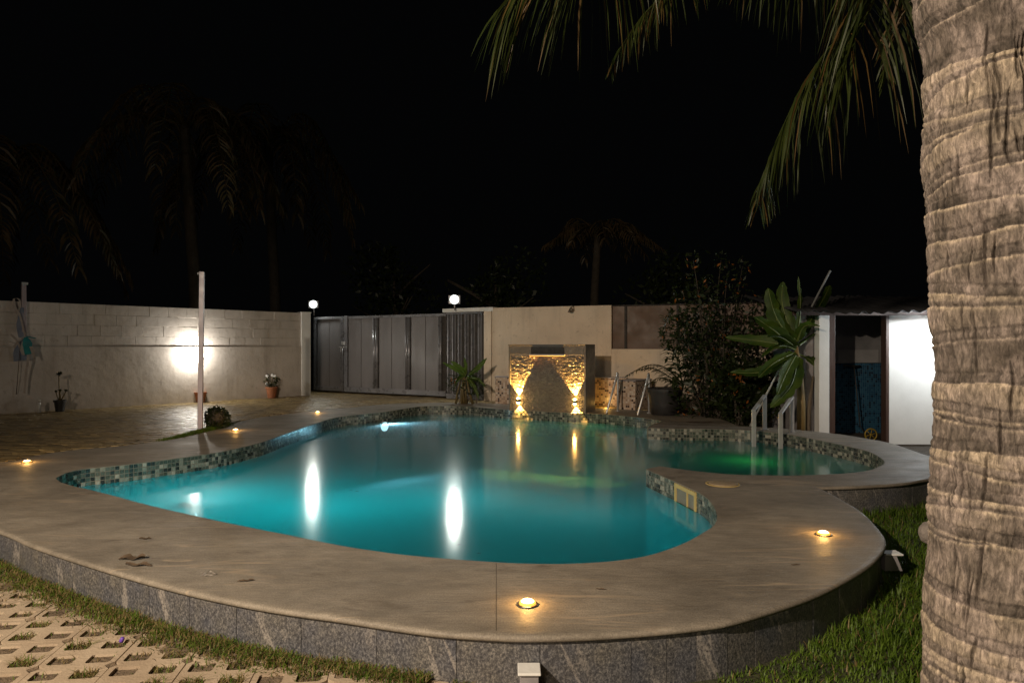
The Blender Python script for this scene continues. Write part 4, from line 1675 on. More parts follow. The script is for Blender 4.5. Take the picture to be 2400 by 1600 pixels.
wp2p = onplane(54, 720, WA0, WB) + wn * 0.05
wp2 = thing("wall_post", wp2p, "short white square post fixed to the long wall above the ribbons", "post")
m = MB()
zt, zb = V(54, 662, wp2p.y).z, V(54, 778, wp2p.y).z
m.box((wp2p.x, wp2p.y, (zt + zb) / 2), (0.075, 0.075, zt - zb), wang)
bevel(m.build("shaft", M_pole, wp2), 0.004)
m = MB()
m.box((wp2p.x + 0.02, wp2p.y, zt - 0.02), (0.11, 0.05, 0.05), wang)
m.build("bracket", M_steel, wp2)
# ribbons and plastic bow
bow = thing("ribbon_bow", V(60, 790, wp2p.y - 0.08), "bunch of grey ribbons with teal and pale blue film tied below the white wall post", "ribbons")
kn = V(60, 790, wp2p.y - 0.10)
def strip(name, pix, wds, mat, dy=0.0):
    pts = [V(x, y, wp2p.y - 0.10 + dy + rnd.uniform(-0.02, 0.02)) for x, y in pix]
    pts = catmull(pts, 5)
    ws = np.interp(np.linspace(0, 1, len(pts)), np.linspace(0, 1, len(wds)), wds)
    m = MB()
    m.ribbon(pts, list(ws), Vector((1, 0.25, 0.15)).normalized())
    return m.build(name, mat, bow, True)
strip("ribbon", [(60, 787), (40, 802), (22, 800), (14, 790), (22, 782), (40, 800), (52, 830)], [0.008, 0.03, 0.02, 0.03, 0.03, 0.02, 0.01], M_ribbon)
strip("ribbon", [(58, 788), (47, 740), (36, 722), (33, 700), (47, 706), (40, 745)], [0.008, 0.02, 0.025, 0.02, 0.015, 0.01], M_ribbon)
strip("ribbon", [(60, 787), (38, 806), (24, 828), (13, 848)], [0.01, 0.03, 0.03, 0.015], M_ribbon)
strip("ribbon", [(62, 788), (72, 812), (80, 838)], [0.01, 0.025, 0.02], M_ribbon)
strip("ribbon", [(61, 790), (52, 812), (56, 832)], [0.02, 0.035, 0.02], M_ribbon)
strip("ribbon", [(60, 790), (66, 835), (61, 875), (57, 922)], [0.01, 0.025, 0.02, 0.018], M_ribbon, 0.02)
strip("ribbon", [(48, 800), (44, 850), (41, 890), (38, 924)], [0.006, 0.006, 0.006, 0.008], M_brown)
strip("film", [(60, 790), (64, 805), (66, 830)], [0.03, 0.09, 0.06], M_teal, -0.02)
strip("film", [(58, 792), (50, 815), (45, 845)], [0.03, 0.12, 0.17], M_bluefilm, 0.03)
strip("film", [(62, 788), (80, 792), (84, 793)], [0.03, 0.03, 0.01], M_teal)
strip("film", [(52, 720), (46, 760), (50, 790)], [0.03, 0.06, 0.05], M_bluefilm, 0.05)

# leaning pole at the shed
lp0, lp1 = Vector((4.0, 11.85, GZ)), V(1946, 634, 11.6)
t_ = tag(MB().build("tmp", M_steel), None)
bpy.data.objects.remove(t_)
m = MB()
m.tube([lp0, lp1], 0.017, 10)
o = m.build("cleaning_pole", simple("aluminium_pole", (0.45, 0.47, 0.46), (0.55, 0.57, 0.56), 6, 0.4, metal=0.5), None, True)
tag(o, "long thin pale pole leaning through the banana leaves against the shed roof", "pole")

# stub pipe at the wall
c = P(91, 966.5)
t_ = thing("stub_pipe", c, "short cream stub pipe standing at the foot of the long wall near the black pot", "pipe")
m = MB()
m.tube([c, c + Vector((0, 0, 0.2))], 0.032, 14)
m.build("body", M_flower, t_, True)
m = MB()
m.lathe([(0.02, 0.2), (0.022, 0.235), (0.03, 0.24), (0.028, 0.255)], c + Vector((0.01, 0, 0)), 12)
m.build("cap", M_flower, t_, True)

# ------------------------------------------------------------------ plants
def leaf_cluster(m, c, n, r, size, mi=0, squash=1.0, aspect=0.4):
    for _ in range(n):
        a_, b_ = rnd.uniform(0, 2 * math.pi), math.acos(rnd.uniform(-1, 1))
        rr = r * rnd.uniform(0.35, 1) ** 0.5
        p = Vector(c) + Vector((math.cos(a_) * math.sin(b_), math.sin(a_) * math.sin(b_), math.cos(b_) * squash)) * rr
        d_ = Vector((rnd.gauss(0, 1), rnd.gauss(0, 1), rnd.gauss(0.3, 0.8))).normalized()
        s_ = d_.cross(Vector((rnd.gauss(0, 1), rnd.gauss(0, 1), rnd.gauss(0, 1)))).normalized()
        L = size * rnd.uniform(0.6, 1.3)
        m.add([p, p + d_ * L * 0.45 + s_ * L * aspect * 0.5, p + d_ * L, p + d_ * L * 0.45 - s_ * L * aspect * 0.5], [(0, 1, 2, 3)], mi)

def pot(name, c, r, h, mat, label, soil=True):
    t_ = thing(name, c, label, "pot plant")
    m = MB()
    m.lathe([(r * 0.68, 0.0), (r * 0.92, h * 0.82), (r * 1.05, h * 0.83), (r * 1.07, h), (r * 0.93, h), (r * 0.9, h * 0.9)], c, 24)
    m.build("pot", mat, t_, False)
    return t_

c = P(140.5, 964)
t_ = pot("potted_plant", c, 0.115, 0.24, M_black, "black pot with a tall bare-stemmed dark rosette plant against the long wall")
m = MB()
tops = [(V(138, 878, c.y), 0.10), (V(141, 916, c.y), 0.06), (V(155, 917, c.y), 0.065), (V(131, 918, c.y), 0.05), (V(138, 936, c.y), 0.05)]
base = c + Vector((0, 0, 0.2))
for tp, r in tops:
    mid = (base + tp) / 2 + Vector((rnd.uniform(-0.02, 0.02), 0, 0))
    m.tube([base, mid, tp], [0.016, 0.013, 0.010], 8)
m.build("stem", M_stem, t_, True)
for tp, r in tops:
    m = MB()
    for k in range(26):
        a_ = rnd.uniform(0, 6.28)
        el = rnd.uniform(-0.3, 1.0)
        d_ = Vector((math.cos(a_) * math.cos(el), math.sin(a_) * math.cos(el), math.sin(el)))
        s_ = d_.cross(Vector((0, 0, 1))).normalized() * r * 0.22
        m.add([tp - s_ * 0.4, tp + s_ * 0.4, tp + d_ * r * 0.6 + s_, tp + d_ * r, tp + d_ * r * 0.6 - s_], [(0, 1, 2, 3, 4)])
    m.build("rosette", M_shrub, t_)

c = P(470, 941.5)
t_ = pot("flower_pot", c, 0.14, 0.24, M_terra, "empty reddish pot on the yard half hidden behind the white pole")
m = MB()
leaf_cluster(m, c + Vector((0.02, 0, 0.26)), 10, 0.06, 0.06)
m.build("sprout", M_shrub, t_)

c = P(637, 932)
t_ = pot("flower_pot", c, 0.15, 0.29, M_terra, "terracotta pot with a small white-flowered bush by the long wall")
m = MB()
for k in range(8):
    a_ = rnd.uniform(0, 6.28)
    m.tube([c + Vector((0, 0, 0.25)), c + Vector((math.cos(a_) * 0.08, math.sin(a_) * 0.08, 0.38)), c + Vector((math.cos(a_) * 0.15, math.sin(a_) * 0.15, rnd.uniform(0.42, 0.58)))], 0.005, 5)
m.build("stem", M_stem, t_)
m = MB()
leaf_cluster(m, c + Vector((0, 0, 0.42)), 180, 0.19, 0.07)
m.build("foliage", M_shrub, t_)
m = MB()
for k in range(7):
    cc = c + Vector((rnd.uniform(-0.15, 0.15), -0.1 + rnd.uniform(-0.05, 0.05), rnd.uniform(0.35, 0.62)))
    for j in range(5):
        a_ = j * 1.257
        d_ = Vector((math.cos(a_), 0.3, math.sin(a_)))
        s_ = Vector((-math.sin(a_), 0, math.cos(a_))) * 0.014
        m.add([cc, cc + d_ * 0.022 + s_, cc + d_ * 0.042, cc + d_ * 0.022 - s_], [(0, 1, 2, 3)])
m.build("blossom", M_flower, t_)

# ball bush
c = P(509, 1003)
t_ = thing("ball_bush", c, "small clipped round dark bush on the deck's back edge right of the white pole", "bush")
m = MB()
cc = c + Vector((0, 0, 0.17))
for k in range(1500):
    a_, b_ = rnd.uniform(0, 2 * math.pi), math.acos(rnd.uniform(-1, 1))
    nrm_ = Vector((math.cos(a_) * math.sin(b_), math.sin(a_) * math.sin(b_), math.cos(b_)))
    rr = 0.175 * rnd.uniform(0.86, 1.04) * (1 + 0.08 * math.sin(a_ * 3 + b_ * 4))
    p = cc + Vector((nrm_.x * 1.05, nrm_.y, nrm_.z)) * rr
    d_ = (nrm_ + Vector((rnd.gauss(0, .5), rnd.gauss(0, .5), rnd.gauss(0, .5)))).normalized()
    s_ = d_.cross(Vector((rnd.gauss(0, 1), rnd.gauss(0, 1), rnd.gauss(0, 1)))).normalized() * 0.010
    m.add([p, p + d_ * 0.018 + s_, p + d_ * 0.034, p + d_ * 0.018 - s_], [(0, 1, 2, 3)])
m.build("foliage", M_shrub, t_)
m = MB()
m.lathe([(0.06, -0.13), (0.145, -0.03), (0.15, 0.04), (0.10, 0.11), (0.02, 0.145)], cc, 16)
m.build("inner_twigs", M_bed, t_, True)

# banana plants
def banana_leaf(name, base, mid, tip, width, parent, mat, fold=0.35, side=None, tears=1.5):
    pts = catmull([base, mid, tip], 9)
    n = len(pts)
    v, f = [], []
    sgn = 1
    for i, p in enumerate(pts):
        t = i / (n - 1)
        a = pts[max(i - 1, 0)]
        b = pts[min(i + 1, n - 1)]
        tg = (b - a).normalized()
        sd = side if side is not None else tg.cross(Vector((0, 0, 1)))
        sd = (sd - tg * sd.dot(tg)).normalized()
        up = sd.cross(tg)
        wv = width * (max(0.0, math.sin(math.pi * min(1, 0.06 + 0.94 * t ** 0.8))) ** 0.6) * (0.12 if t < 0.08 else 1)
        if i == n - 1:
            wv = 0.004
        j1, j2 = 1 - tears * 0.25 * rnd.random(), 1 - tears * 0.25 * rnd.random()
        up = up if up.z > 0 else -up
        v += [p + sd * wv * j1 + up * (wv * fold + rnd.gauss(0, 0.008)), p + sd * wv * 0.5 + up * wv * fold * 0.62, p - up * 0.004,
              p - sd * wv * 0.5 + up * wv * fold * 0.62, p - sd * wv * j2 + up * (wv * fold + rnd.gauss(0, 0.008))]
    for i in range(n - 1):
        for k in range(4):
            a = i * 5 + k
            f.append((a, a + 5, a + 6, a + 1))
    m = MB()
    m.add(v, f)
    o = m.build(name, mat, parent, True)
    m = MB()
    m.tube(pts, [0.014 * (1 - 0.8 * i / (n - 1)) + 0.002 for i in range(n)], 6)
    r_ = m.build("midrib", M_rib, o, True)
    r_.matrix_parent_inverse = Matrix()
    return o

BY = 11.3
c = Vector((V(1878, 1000, BY).x, BY, GZ))
t_ = thing("banana_plant", c, "big banana plant with broad arching leaves beside the shed's white pillar", "banana plant")
m = MB()
hub = V(1866, 812, BY)
m.tube([c, c + Vector((0.0, 0, 0.7)), V(1874, 880, BY), hub], [0.07, 0.065, 0.055, 0.03], 14)
m.build("stem", simple("banana_stem", (0.13, 0.09, 0.03), (0.24, 0.16, 0.06), 6, 0.6, stretch=(6, 6, 1)), t_, True)
m = MB()
m.tube([c + Vector((0.14, 0.08, 0)), c + Vector((0.17, 0.1, 0.6)), c + Vector((0.24, 0.1, 1.15))], [0.04, 0.035, 0.015], 10)
m.build("side_stem", M_bark, t_, True)
hub2 = V(1872, 785, BY)
BL = [((1866, 830), (1840, 880), (1822, 925), 0.13, -0.7), ((1868, 805), (1835, 720), (1835, 660), 0.15, 0.2), ((1866, 815), (1830, 790), (1800, 790), 0.13, -0.6), ((1866, 812), (1820, 745), (1800, 675), 0.17, 0), ((1868, 800), (1876, 715), (1871, 648), 0.07, -0.1), ((1864, 815), (1815, 775), (1768, 742), 0.14, -0.3),
      ((1868, 800), (1885, 765), (1922, 764), 0.10, -0.4), ((1866, 820), (1830, 810), (1786, 836), 0.11, -0.5), ((1866, 825), (1815, 850), (1778, 884), 0.12, -0.45),
      ((1870, 830), (1855, 900), (1806, 955), 0.15, -0.6), ((1872, 810), (1900, 790), (1925, 770), 0.09, 0.2), ((1872, 830), (1905, 850), (1915, 905), 0.10, 0.3),
      ((1866, 825), (1790, 870), (1712, 872), 0.12, 0.3), ((1868, 812), (1788, 800), (1700, 790), 0.13, 0.35), ((1870, 800), (1930, 700), (1945, 668), 0.10, 0.5)]
for b_, mi_, tp_, w_, dy in BL:
    banana_leaf("leaf", V(b_[0], b_[1], BY), V(mi_[0], mi_[1], BY + dy * 0.6), V(tp_[0], tp_[1], BY + dy), w_ * 0.95, t_, M_banana, 0.25, Vector((rnd.uniform(0.7, 1), rnd.uniform(-0.5, 0.5), rnd.uniform(-0.8, 0.8))))

BY = 16.1
c = Vector((V(1088, 950, BY).x, BY, 0))
t_ = thing("young_banana_plant", c, "young banana plant with raised leaves growing in front of the ribbed screen", "banana plant")
m = MB()
for dx in (-0.06, 0.0, 0.05, 0.2, -0.2):
    m.tube([c + Vector((dx, rnd.uniform(-.05, .05), 0)), c + Vector((dx * 0.7 + rnd.uniform(-.05, .05), 0, 0.3)), c + Vector((dx * 0.3, 0, 0.62))], [0.03, 0.026, 0.015], 8)
m.build("stem", M_stem, t_, True)
for (b_, mi_, tp_, w_) in (((1098, 878), (1120, 862), (1141, 839), 0.07), ((1092, 878), (1078, 862), (1056, 846), 0.075), ((1090, 880), (1062, 862), (1037, 849), 0.06), ((1095, 882), (1108, 900), (1122, 935), 0.07),
                          ((1092, 880), (1075, 890), (1062, 915), 0.08), ((1093, 876), (1092, 860), (1088, 838), 0.05), ((1096, 885), (1118, 888), (1138, 905), 0.05)):
    banana_leaf("leaf", V(*b_, BY), V(*mi_, BY - 0.1), V(*tp_, BY - 0.15), w_, t_, M_banana, 0.3, Vector((0.4, -0.2, 0.9)))
t_ = thing("croton_shrub", c + Vector((-0.1, 0.15, 0)), "dark leafy low shrub with a few orange leaves tangled round the young banana plant", "shrub")
m = MB()
leaf_cluster(m, V(1075, 900, BY + .1), 160, 0.28, 0.13, 0, 1.0, 0.25)
leaf_cluster(m, V(1115, 905, BY + .1), 130, 0.26, 0.14, 0, 1.1, 0.2)
leaf_cluster(m, V(1064, 893, BY - .1), 8, 0.07, 0.09, 1)
m.build("foliage", [M_shrub, M_croton], t_)
m = MB()
for k in range(7):
    m.tube([c + Vector((rnd.uniform(-.3, .3), 0.1, 0)), c + Vector((rnd.uniform(-.3, .3), 0.1, rnd.uniform(0.3, 0.6)))], 0.012, 6)
m.build("stem", M_bark, t_)

# palm fronds ---------------------------------------------------------------
def frond(name, ctrl, leaf_len, n, width, parent, mat, drop=0.9, rach=0.018, fwd=0.45, start=0.12, seg=6, spread=1.0, mats=None):
    pts = resample(catmull([Vector(p) for p in ctrl], 10), 0.04)
    m = MB()
    K = len(pts)
    step = max(1, K // 30)
    rp = pts[::step] + ([pts[-1]] if (K - 1) % step else [])
    m.tube(rp, [rach * (1 - 0.85 * i / (len(rp) - 1)) + 0.001 for i in range(len(rp))], 6)
    for i in range(n):
        t = start + (1 - start) * i / (n - 1)
        k = min(K - 2, int(t * (K - 1)))
        p = pts[k]
        tg = (pts[min(k + 1, K - 1)] - pts[max(k - 1, 0)]).normalized()
        sd = tg.cross(Vector((0, 0, 1)))
        if sd.length < 0.1:
            sd = Vector((1, 0, 0))
        sd.normalize()
        prof = math.sin(math.pi * min(1.0, 0.22 + 0.78 * t)) ** 0.45 if t < 0.97 else 0.5
        prof = max(prof, 0.45)
        for sg in (1, -1):
            L = leaf_len * prof * rnd.uniform(0.82, 1.12)
            d_ = (sd * sg * spread + tg * (fwd + 0.9 * max(0, t - 0.8) * 4) + Vector((0, 0, rnd.uniform(-0.1, 0.25)))).normalized()
            q = p.copy()
            pp = [q.copy()]
            for s_ in range(3):
                d_ = (d_ + Vector((rnd.gauss(0, 0.03), rnd.gauss(0, 0.03), -drop * (0.35 + 0.45 * s_)))).normalized()
                q = q + d_ * L / 3
                pp.append(q.copy())
            side = (tg * 0.8 + Vector((rnd.gauss(0, .4), rnd.gauss(0, .4), 0.2)))
            side = (side - d_ * side.dot(d_)).normalized()
            m.ribbon(pp, [width * 0.5, width, width * 0.75, width * 0.08], side, 0 if (mats is None or rnd.random() < 0.85) else 1)
    return m.build(name, mats if mats else mat, parent)

def hanging_frond(ctrl, leaf_len, n, width, parent, t0=0.2, rach=0.016, sp=0.5, tf=0.08, tl=0.68, te=0.35):
    pts = resample(catmull([Vector(p) for p in ctrl], 12), 0.03)
    K = len(pts)
    m = MB()
    rp = pts[::4] + [pts[-1]]
    m.tube(rp, [rach * (1 - 0.85 * i / (len(rp) - 1)) + 0.001 for i in range(len(rp))], 6)
    for i in range(n):
        t = t0 + (1 - t0) * (i + rnd.uniform(-0.3, 0.3)) / (n - 1)
        k = max(0, min(K - 2, int(t * (K - 1))))
        p = pts[k]
        tg = (pts[k + 1] - pts[max(k - 1, 0)]).normalized()
        sd = tg.cross(Vector((0, 0, 1)))
        if sd.length < 0.1:
            sd = Vector((1, 0, 0))
        sd.normalize()
        tip = max(0.0, (t - 0.82) / 0.18)
        for sg in (1, -1):
            L = leaf_len * (1 - tl * tip) * (1.0 if t < 0.6 else 1.0 - te * (t - 0.6) / 0.4) * rnd.uniform(0.78, 1.12)
            d_ = (sd * sg * (sp + 0.5 * tip) * rnd.uniform(0.5, 1.2) + tg * (tf + 0.8 * tip) + Vector((0, 0, -0.35))).normalized()
            q = p.copy()
            pp = [q.copy()]
            for s_ in range(4):
                d_ = (d_ + Vector((rnd.gauss(0, 0.035), rnd.gauss(0, 0.035), -(0.55 - 0.25 * tip) * (0.8 if s_ else 0.5)))).normalized()
                q = q + d_ * L / 4
                pp.append(q.copy())
            a_ = rnd.uniform(0, math.pi)
            side = Vector((math.cos(a_), math.sin(a_), 0.15))
            side = (side - d_ * side.dot(d_)).normalized()
            m.ribbon(pp, [width * 0.45, width, width * 0.9, width * 0.6, width * 0.05], side, 0 if rnd.random() < 0.8 else 1)
    return m.build("frond", FM, parent)

def palm(name, c, top, r0, label, cat, nf, flen, leaf_len, mat, seed, droop=1.0, group=None, nleaf=30, width=0.02, trunkmat=None, angs=None):
    rs_ = random.Random(seed)
    t_ = thing(name, c, label, cat, group)
    m = MB()
    pts = [c, c * 0.66 + top * 0.34 + Vector((0.12, 0, 0)), c * 0.33 + top * 0.67 + Vector((0.05, 0, 0)), top]
    pts = catmull(pts, 14)
    rr = [r0 * (1 - 0.35 * i / len(pts)) * (1.0 + (0.06 if i % 2 else 0)) for i in range(len(pts))]
    m.tube(pts, rr, 14)
    m.build("trunk", M_barkfar, t_, True)
    for k in range(nf):
        a = (angs[k] if angs else 2 * math.pi * k / nf + rs_.uniform(-0.25, 0.25))
        el = rs_.uniform(-0.15, 0.9)
        L = flen * rs_.uniform(0.85, 1.1)
        h = Vector((math.cos(a), math.sin(a), 0))
        p1 = top + h * L * 0.35 + Vector((0, 0, L * (0.22 * el + 0.05)))
        p2 = top + h * L * 0.66 + Vector((0, 0, L * (0.10 * el - 0.22 * droop)))
        p3 = top + h * L * (0.80 + 0.1 * el) + Vector((0, 0, -L * (0.62 * droop - 0.25 * el)))
        frond("frond", [top, p1, p2, p3], leaf_len, nleaf, width, t_, mat, 0.8, 0.03)
    return t_

# background palms beyond the long wall
palm("palm_tree", Vector((-9.0, 19.4, GZ)), Vector((-9.3, 19.4, 7.6)), 0.19, "tall dim palm beyond the wall, its trunk rising just left of the white pole's top", "palm tree", 13, 3.6, 0.85, M_frondfar, 3, 1.25, "palms beyond the long wall", 34, 0.03)
palm("palm_tree", Vector((-13.4, 17.0, GZ)), Vector((-12.8, 16.6, 5.6)), 0.2, "dim palm at the far left whose fronds hang over the ribboned wall post", "palm tree", 12, 3.4, 0.85, M_frondfar, 5, 1.3, "palms beyond the long wall", 34, 0.03)
palm("palm_tree", Vector((-8.2, 23.5, GZ)), Vector((-8.4, 23.5, 8.4)), 0.2, "dim palm beyond the wall with fronds hanging over the gate's white post", "palm tree", 13, 4.2, 1.0, M_frondfar, 8, 1.3, "palms beyond the long wall", 34, 0.035)
palm("palm_tree", Vector((2.9, 27, GZ)), Vector((3.4, 27, 5.8)), 0.2, "barely visible spiky-crowned palm far beyond the wall over the water feature", "palm tree", 12, 2.8, 0.8, M_frondfar, 11, 0.5, None, 26, 0.03)

# far trees beyond the gate: trunk and crown
def tree(c, h, r, label, mat, n=900, size=0.25, blobs=6, name="leafy_tree", group=None):
    t_ = thing(name, c, label, "tree", group)
    m = MB()
    m.tube([c, c + Vector((0.1, 0, h * 0.5)), c + Vector((0.0, 0, h * 0.85))], [0.16, 0.12, 0.04], 10)
    for k in range(5):
        a_ = rnd.uniform(0, 6.28)
        s = c + Vector((0.05, 0, h * rnd.uniform(0.35, 0.7)))
        m.tube([s, s + Vector((math.cos(a_) * r * 0.4, math.sin(a_) * r * 0.4, h * 0.12)), s + Vector((math.cos(a_) * r * 0.8, math.sin(a_) * r * 0.8, h * 0.22))], [0.06, 0.04, 0.015], 7)
    m.build("trunk", M_barkfar, t_, True)
    m = MB()
    for k in range(blobs):
        a_ = rnd.uniform(0, 6.28)
        cc = c + Vector((math.cos(a_) * r * 0.55 * rnd.random(), math.sin(a_) * r * 0.5 * rnd.random(), h * rnd.uniform(0.55, 0.95)))
        leaf_cluster(m, cc, n // blobs, r * rnd.uniform(0.35, 0.6), size)
    m.build("crown", mat, t_)
    return t_
tree(Vector((-0.6, 24.5, GZ)), 4.6, 2.2, "dim broad-leaved tree beyond the gate under the right-hand flood lamp", M_shrub, 1500, 0.22, 9)
tree(Vector((-4.6, 26.5, GZ)), 5.2, 2.6, "faint bushy tree beyond the grey gate between the two flood lamps", M_shrub, 1500, 0.24, 9)
tree(Vector((5.2, 22, GZ)), 4.2, 2.0, "faint bushy tree beyond the wall right of the spiky-crowned palm", M_shrub, 1000, 0.22, 7)

# shrub with orange-tipped leaves in the bed
def shrub(c, tops, label, n, size, mats, name="garden_shrub"):
    t_ = thing(name, c, label, "shrub")
    m = MB()
    for tp, r in tops:
        mid = (c + tp) / 2 + Vector((rnd.uniform(-.1, .1), 0, 0.1))
        m.tube([c + Vector((rnd.uniform(-.1, .1), rnd.uniform(-.1, .1), 0)), mid, tp], [0.022, 0.016, 0.006], 6)
    m.build("stem", M_barkfar, t_, True)
    m = MB()
    for tp, r in tops:
        leaf_cluster(m, tp, int(n * r * (0.5 if tp.z > 2.0 else 1.25)), r * (1.0 if tp.z > 2.0 else 1.25), size * (1.0 if tp.z > 2.0 else 1.5), 0, 1.5)
        if len(mats) > 1:
            leaf_cluster(m, tp, max(1, int(n * r * 0.05)), r, size, 1, 1.5)
    m.build("foliage", mats, t_)
    return t_
sy = 13.3
c = Vector((V(1665, 900, sy).x, sy, GZ))
tops = [(V(x, y, sy + rnd.uniform(-0.3, 0.3)), r) for x, y, r in ((1625, 610, .16), (1633, 660, .2), (1690, 610, .16), (1705, 640, .2), (1740, 625, .14), (1660, 690, .3), (1600, 680, .2), (1700, 710, .35), (1640, 740, .35),
                                                                  (1590, 720, .22), (1740, 690, .22), (1670, 780, .45), (1620, 820, .4), (1720, 800, .4), (1580, 780, .25), (1680, 860, .5), (1640, 900, .45), (1740, 880, .35), (1700, 930, .45), (1620, 940, .35), (1780, 820, .35), (1790, 740, .25), (1800, 890, .3))]
shrub(c, tops, "tall dark upright shrub with sparse small leaves rising above the wall behind the small pool", 560, 0.085, [M_shrub, M_croton], "tall_shrub")
sy = 12.6
c = Vector((V(1735, 930, sy).x, sy, GZ))
t_ = shrub(c, [(V(1735, 880, sy), .2), (V(1760, 900, sy), .22), (V(1710, 910, sy), .25), (V(1790, 930, sy), .3), (V(1730, 950, sy), .3)], "low shrub with a cluster of orange leaves left of the big banana plant", 900, 0.10, [M_shrub, M_croton], "croton_shrub")
m = MB()
leaf_cluster(m, V(1735, 882, sy - 0.25), 26, 0.09, 0.09)
m.build("orange_leaves", M_croton, t_)
# areca palm and arching cycad fronds
ay = 13.6
c = Vector((V(1600, 905, ay).x, ay, GZ + 0.55))
tub = thing("planter_tub", Vector((c.x - 0.35, ay, GZ)), "dark grey tub standing beside the mosaic planter, holding the feathery palm", "planter")
m = MB()
m.lathe([(0.24, 0.0), (0.30, 0.5), (0.34, 0.74), (0.36, 0.80), (0.35, 0.82), (0.34, 0.80)], Vector((c.x - 0.35, ay, GZ)), 28)
m.build("tub", simple("tub_grey", (0.012, 0.011, 0.011), (0.022, 0.02, 0.02), 4, 0.6), tub, True)
m = MB()
m.lathe([(0.339, 0.78), (0.33, 0.805)], Vector((c.x - 0.35, ay, GZ)), 28)
m.build("soil", M_bed, tub)
t_ = thing("feather_palm", c, "small feathery palm with one upright fan and arching fronds above the grey tub", "palm")
for ctrl, LL in (([(1600, 900), (1588, 850), (1575, 790), (1560, 745)], 0.35), ([(1600, 900), (1590, 840), (1592, 780), (1600, 735)], 0.33), ([(1600, 900), (1560, 862), (1520, 855), (1472, 878)], 0.24),
                 ([(1600, 905), (1565, 880), (1530, 862), (1498, 866)], 0.22), ([(1600, 900), (1620, 850), (1650, 820), (1680, 830)], 0.3), ([(1602, 905), (1570, 890), (1545, 885), (1520, 900)], 0.2),
                 ([(1600, 900), (1640, 860), (1690, 870), (1720, 900)], 0.3)):
    pts = [V(x, y, ay - 0.15 * i) for i, (x, y) in enumerate(ctrl)]
    frond("frond", pts, LL, 26, 0.009, t_, M_frond, 0.45, 0.012, 0.7)
m = MB()
m.tube([c - Vector((0.2, 0, 0.25)), c], [0.06, 0.05], 10)
m.build("stem", M_bark, t_, True)

# ------------------------------------------------------------------ shed
SY = 11.3
shed = thing("pool_shed", (6.0, SY, GZ), "white walled pool shed with an open brown-framed doorway and corrugated roof", "shed")
def sx(px, Y=SY):
    return (px - 1200) / F * Y
m = MB()
m.box(((sx(1919.5) + sx(1944)) / 2, SY + 0.09, 0.83), (sx(1944) - sx(1919.5), 0.18, 2.24))
bevel(m.build("pillar", M_white, shed), 0.006)
m = MB()
m.box((sx(1953), SY + 0.12, 0.82), (sx(1961) - sx(1945), 0.14, 2.22))
bevel(m.build("door_jamb", M_brown, shed), 0.005)
m = MB()
m.box((sx(2079.5), SY + 0.07, 0.82), (sx(2083) - sx(2076), 0.16, 2.22))
bevel(m.build("door_jamb", M_brown, shed), 0.005)
x0 = sx(2083.4)
m = MB()
m.box(((x0 + 9.5) / 2, SY + 0.1, 0.83), (9.5 - x0, 0.2, 2.24))
bevel(m.build("front_wall", M_white, shed), 0.006)
m = MB()
m.box((5.02, SY + 0.95, 0.83), (0.12, 1.5, 2.2))
m.build("side_wall", M_lampbox, shed)
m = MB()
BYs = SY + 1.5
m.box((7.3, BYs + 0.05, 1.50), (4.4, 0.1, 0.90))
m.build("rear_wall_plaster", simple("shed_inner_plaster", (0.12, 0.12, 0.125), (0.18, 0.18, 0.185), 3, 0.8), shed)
m = MB()
m.box((7.3, BYs + 0.04, 0.37), (4.4, 0.12, 1.34))
uvbox(m.build("rear_wall_tiles", M_bluetile, shed), None)
m = MB()
m.box((sx(2010, BYs), BYs - 0.01, 1.17), (0.75, 0.04, 0.24))
m.build("towel_rail_board", simple("inner_board", (0.20, 0.20, 0.205), (0.26, 0.26, 0.265), 3, 0.7), shed)
m = MB()
m.box((7.0, SY + 0.75, GZ + 0.01), (4.4, 1.6, 0.03))
m.build("floor_slab", M_bed, shed)
# corrugated roof
m = MB()
rx0, rx1 = sx(1866, 10.9), 9.8
ye, yr = 10.85, 13.4
ze, zr = 1.90, 2.33
nxr = int((rx1 - rx0) / 0.018)
for i in range(nxr + 1):
    x = rx0 + (rx1 - rx0) * i / nxr
    hh = 0.022 * math.cos(2 * math.pi * x / 0.20)
    for j in range(5):
        tt = j / 4
        for dz in (0, -0.006):
            m.v.append((x, ye + (yr - ye) * tt + 0.03 * math.sin(x * 9) * (1 - tt), ze + (zr - ze) * tt + hh + dz + 0.012 * math.sin(x * 3.1)))
K = 10
for i in range(nxr):
    for j in range(4):
        a = i * K + j * 2
        m.f.append((a, a + K, a + K + 2, a + 2))
        m.f.append((a + 1, a + 3, a + K + 3, a + K + 1))
    a = i * K
    m.f.append((a, a + 1, a + K + 1, a + K))
m.m = [0] * len(m.f)
m.build("roof", M_roof, shed, True)
m = MB()
m.box(((rx0 + rx1) / 2, SY - 0.02, 1.90), (rx1 - rx0 - 0.2, 0.05, 0.07))
m.build("eave_beam", M_brown, shed)
# lamp tube on the wall
t_ = thing("tube_lamp", LS, "white tube lamp under the shed's eave, hidden behind the palm trunk", "lamp")
m = MB()
m.box((LS[0], LS[1] - 0.04, LS[2] + 0.03), (0.62, 0.05, 0.04))
m.build("batten", M_white, t_)
m = MB()
m.tube([(LS[0] - 0.29, LS[1] - 0.04, LS[2] - 0.006), (LS[0] + 0.29, LS[1] - 0.04, LS[2] - 0.006)], 0.015, 10)
m.build("tube", M_shedE, t_, True)
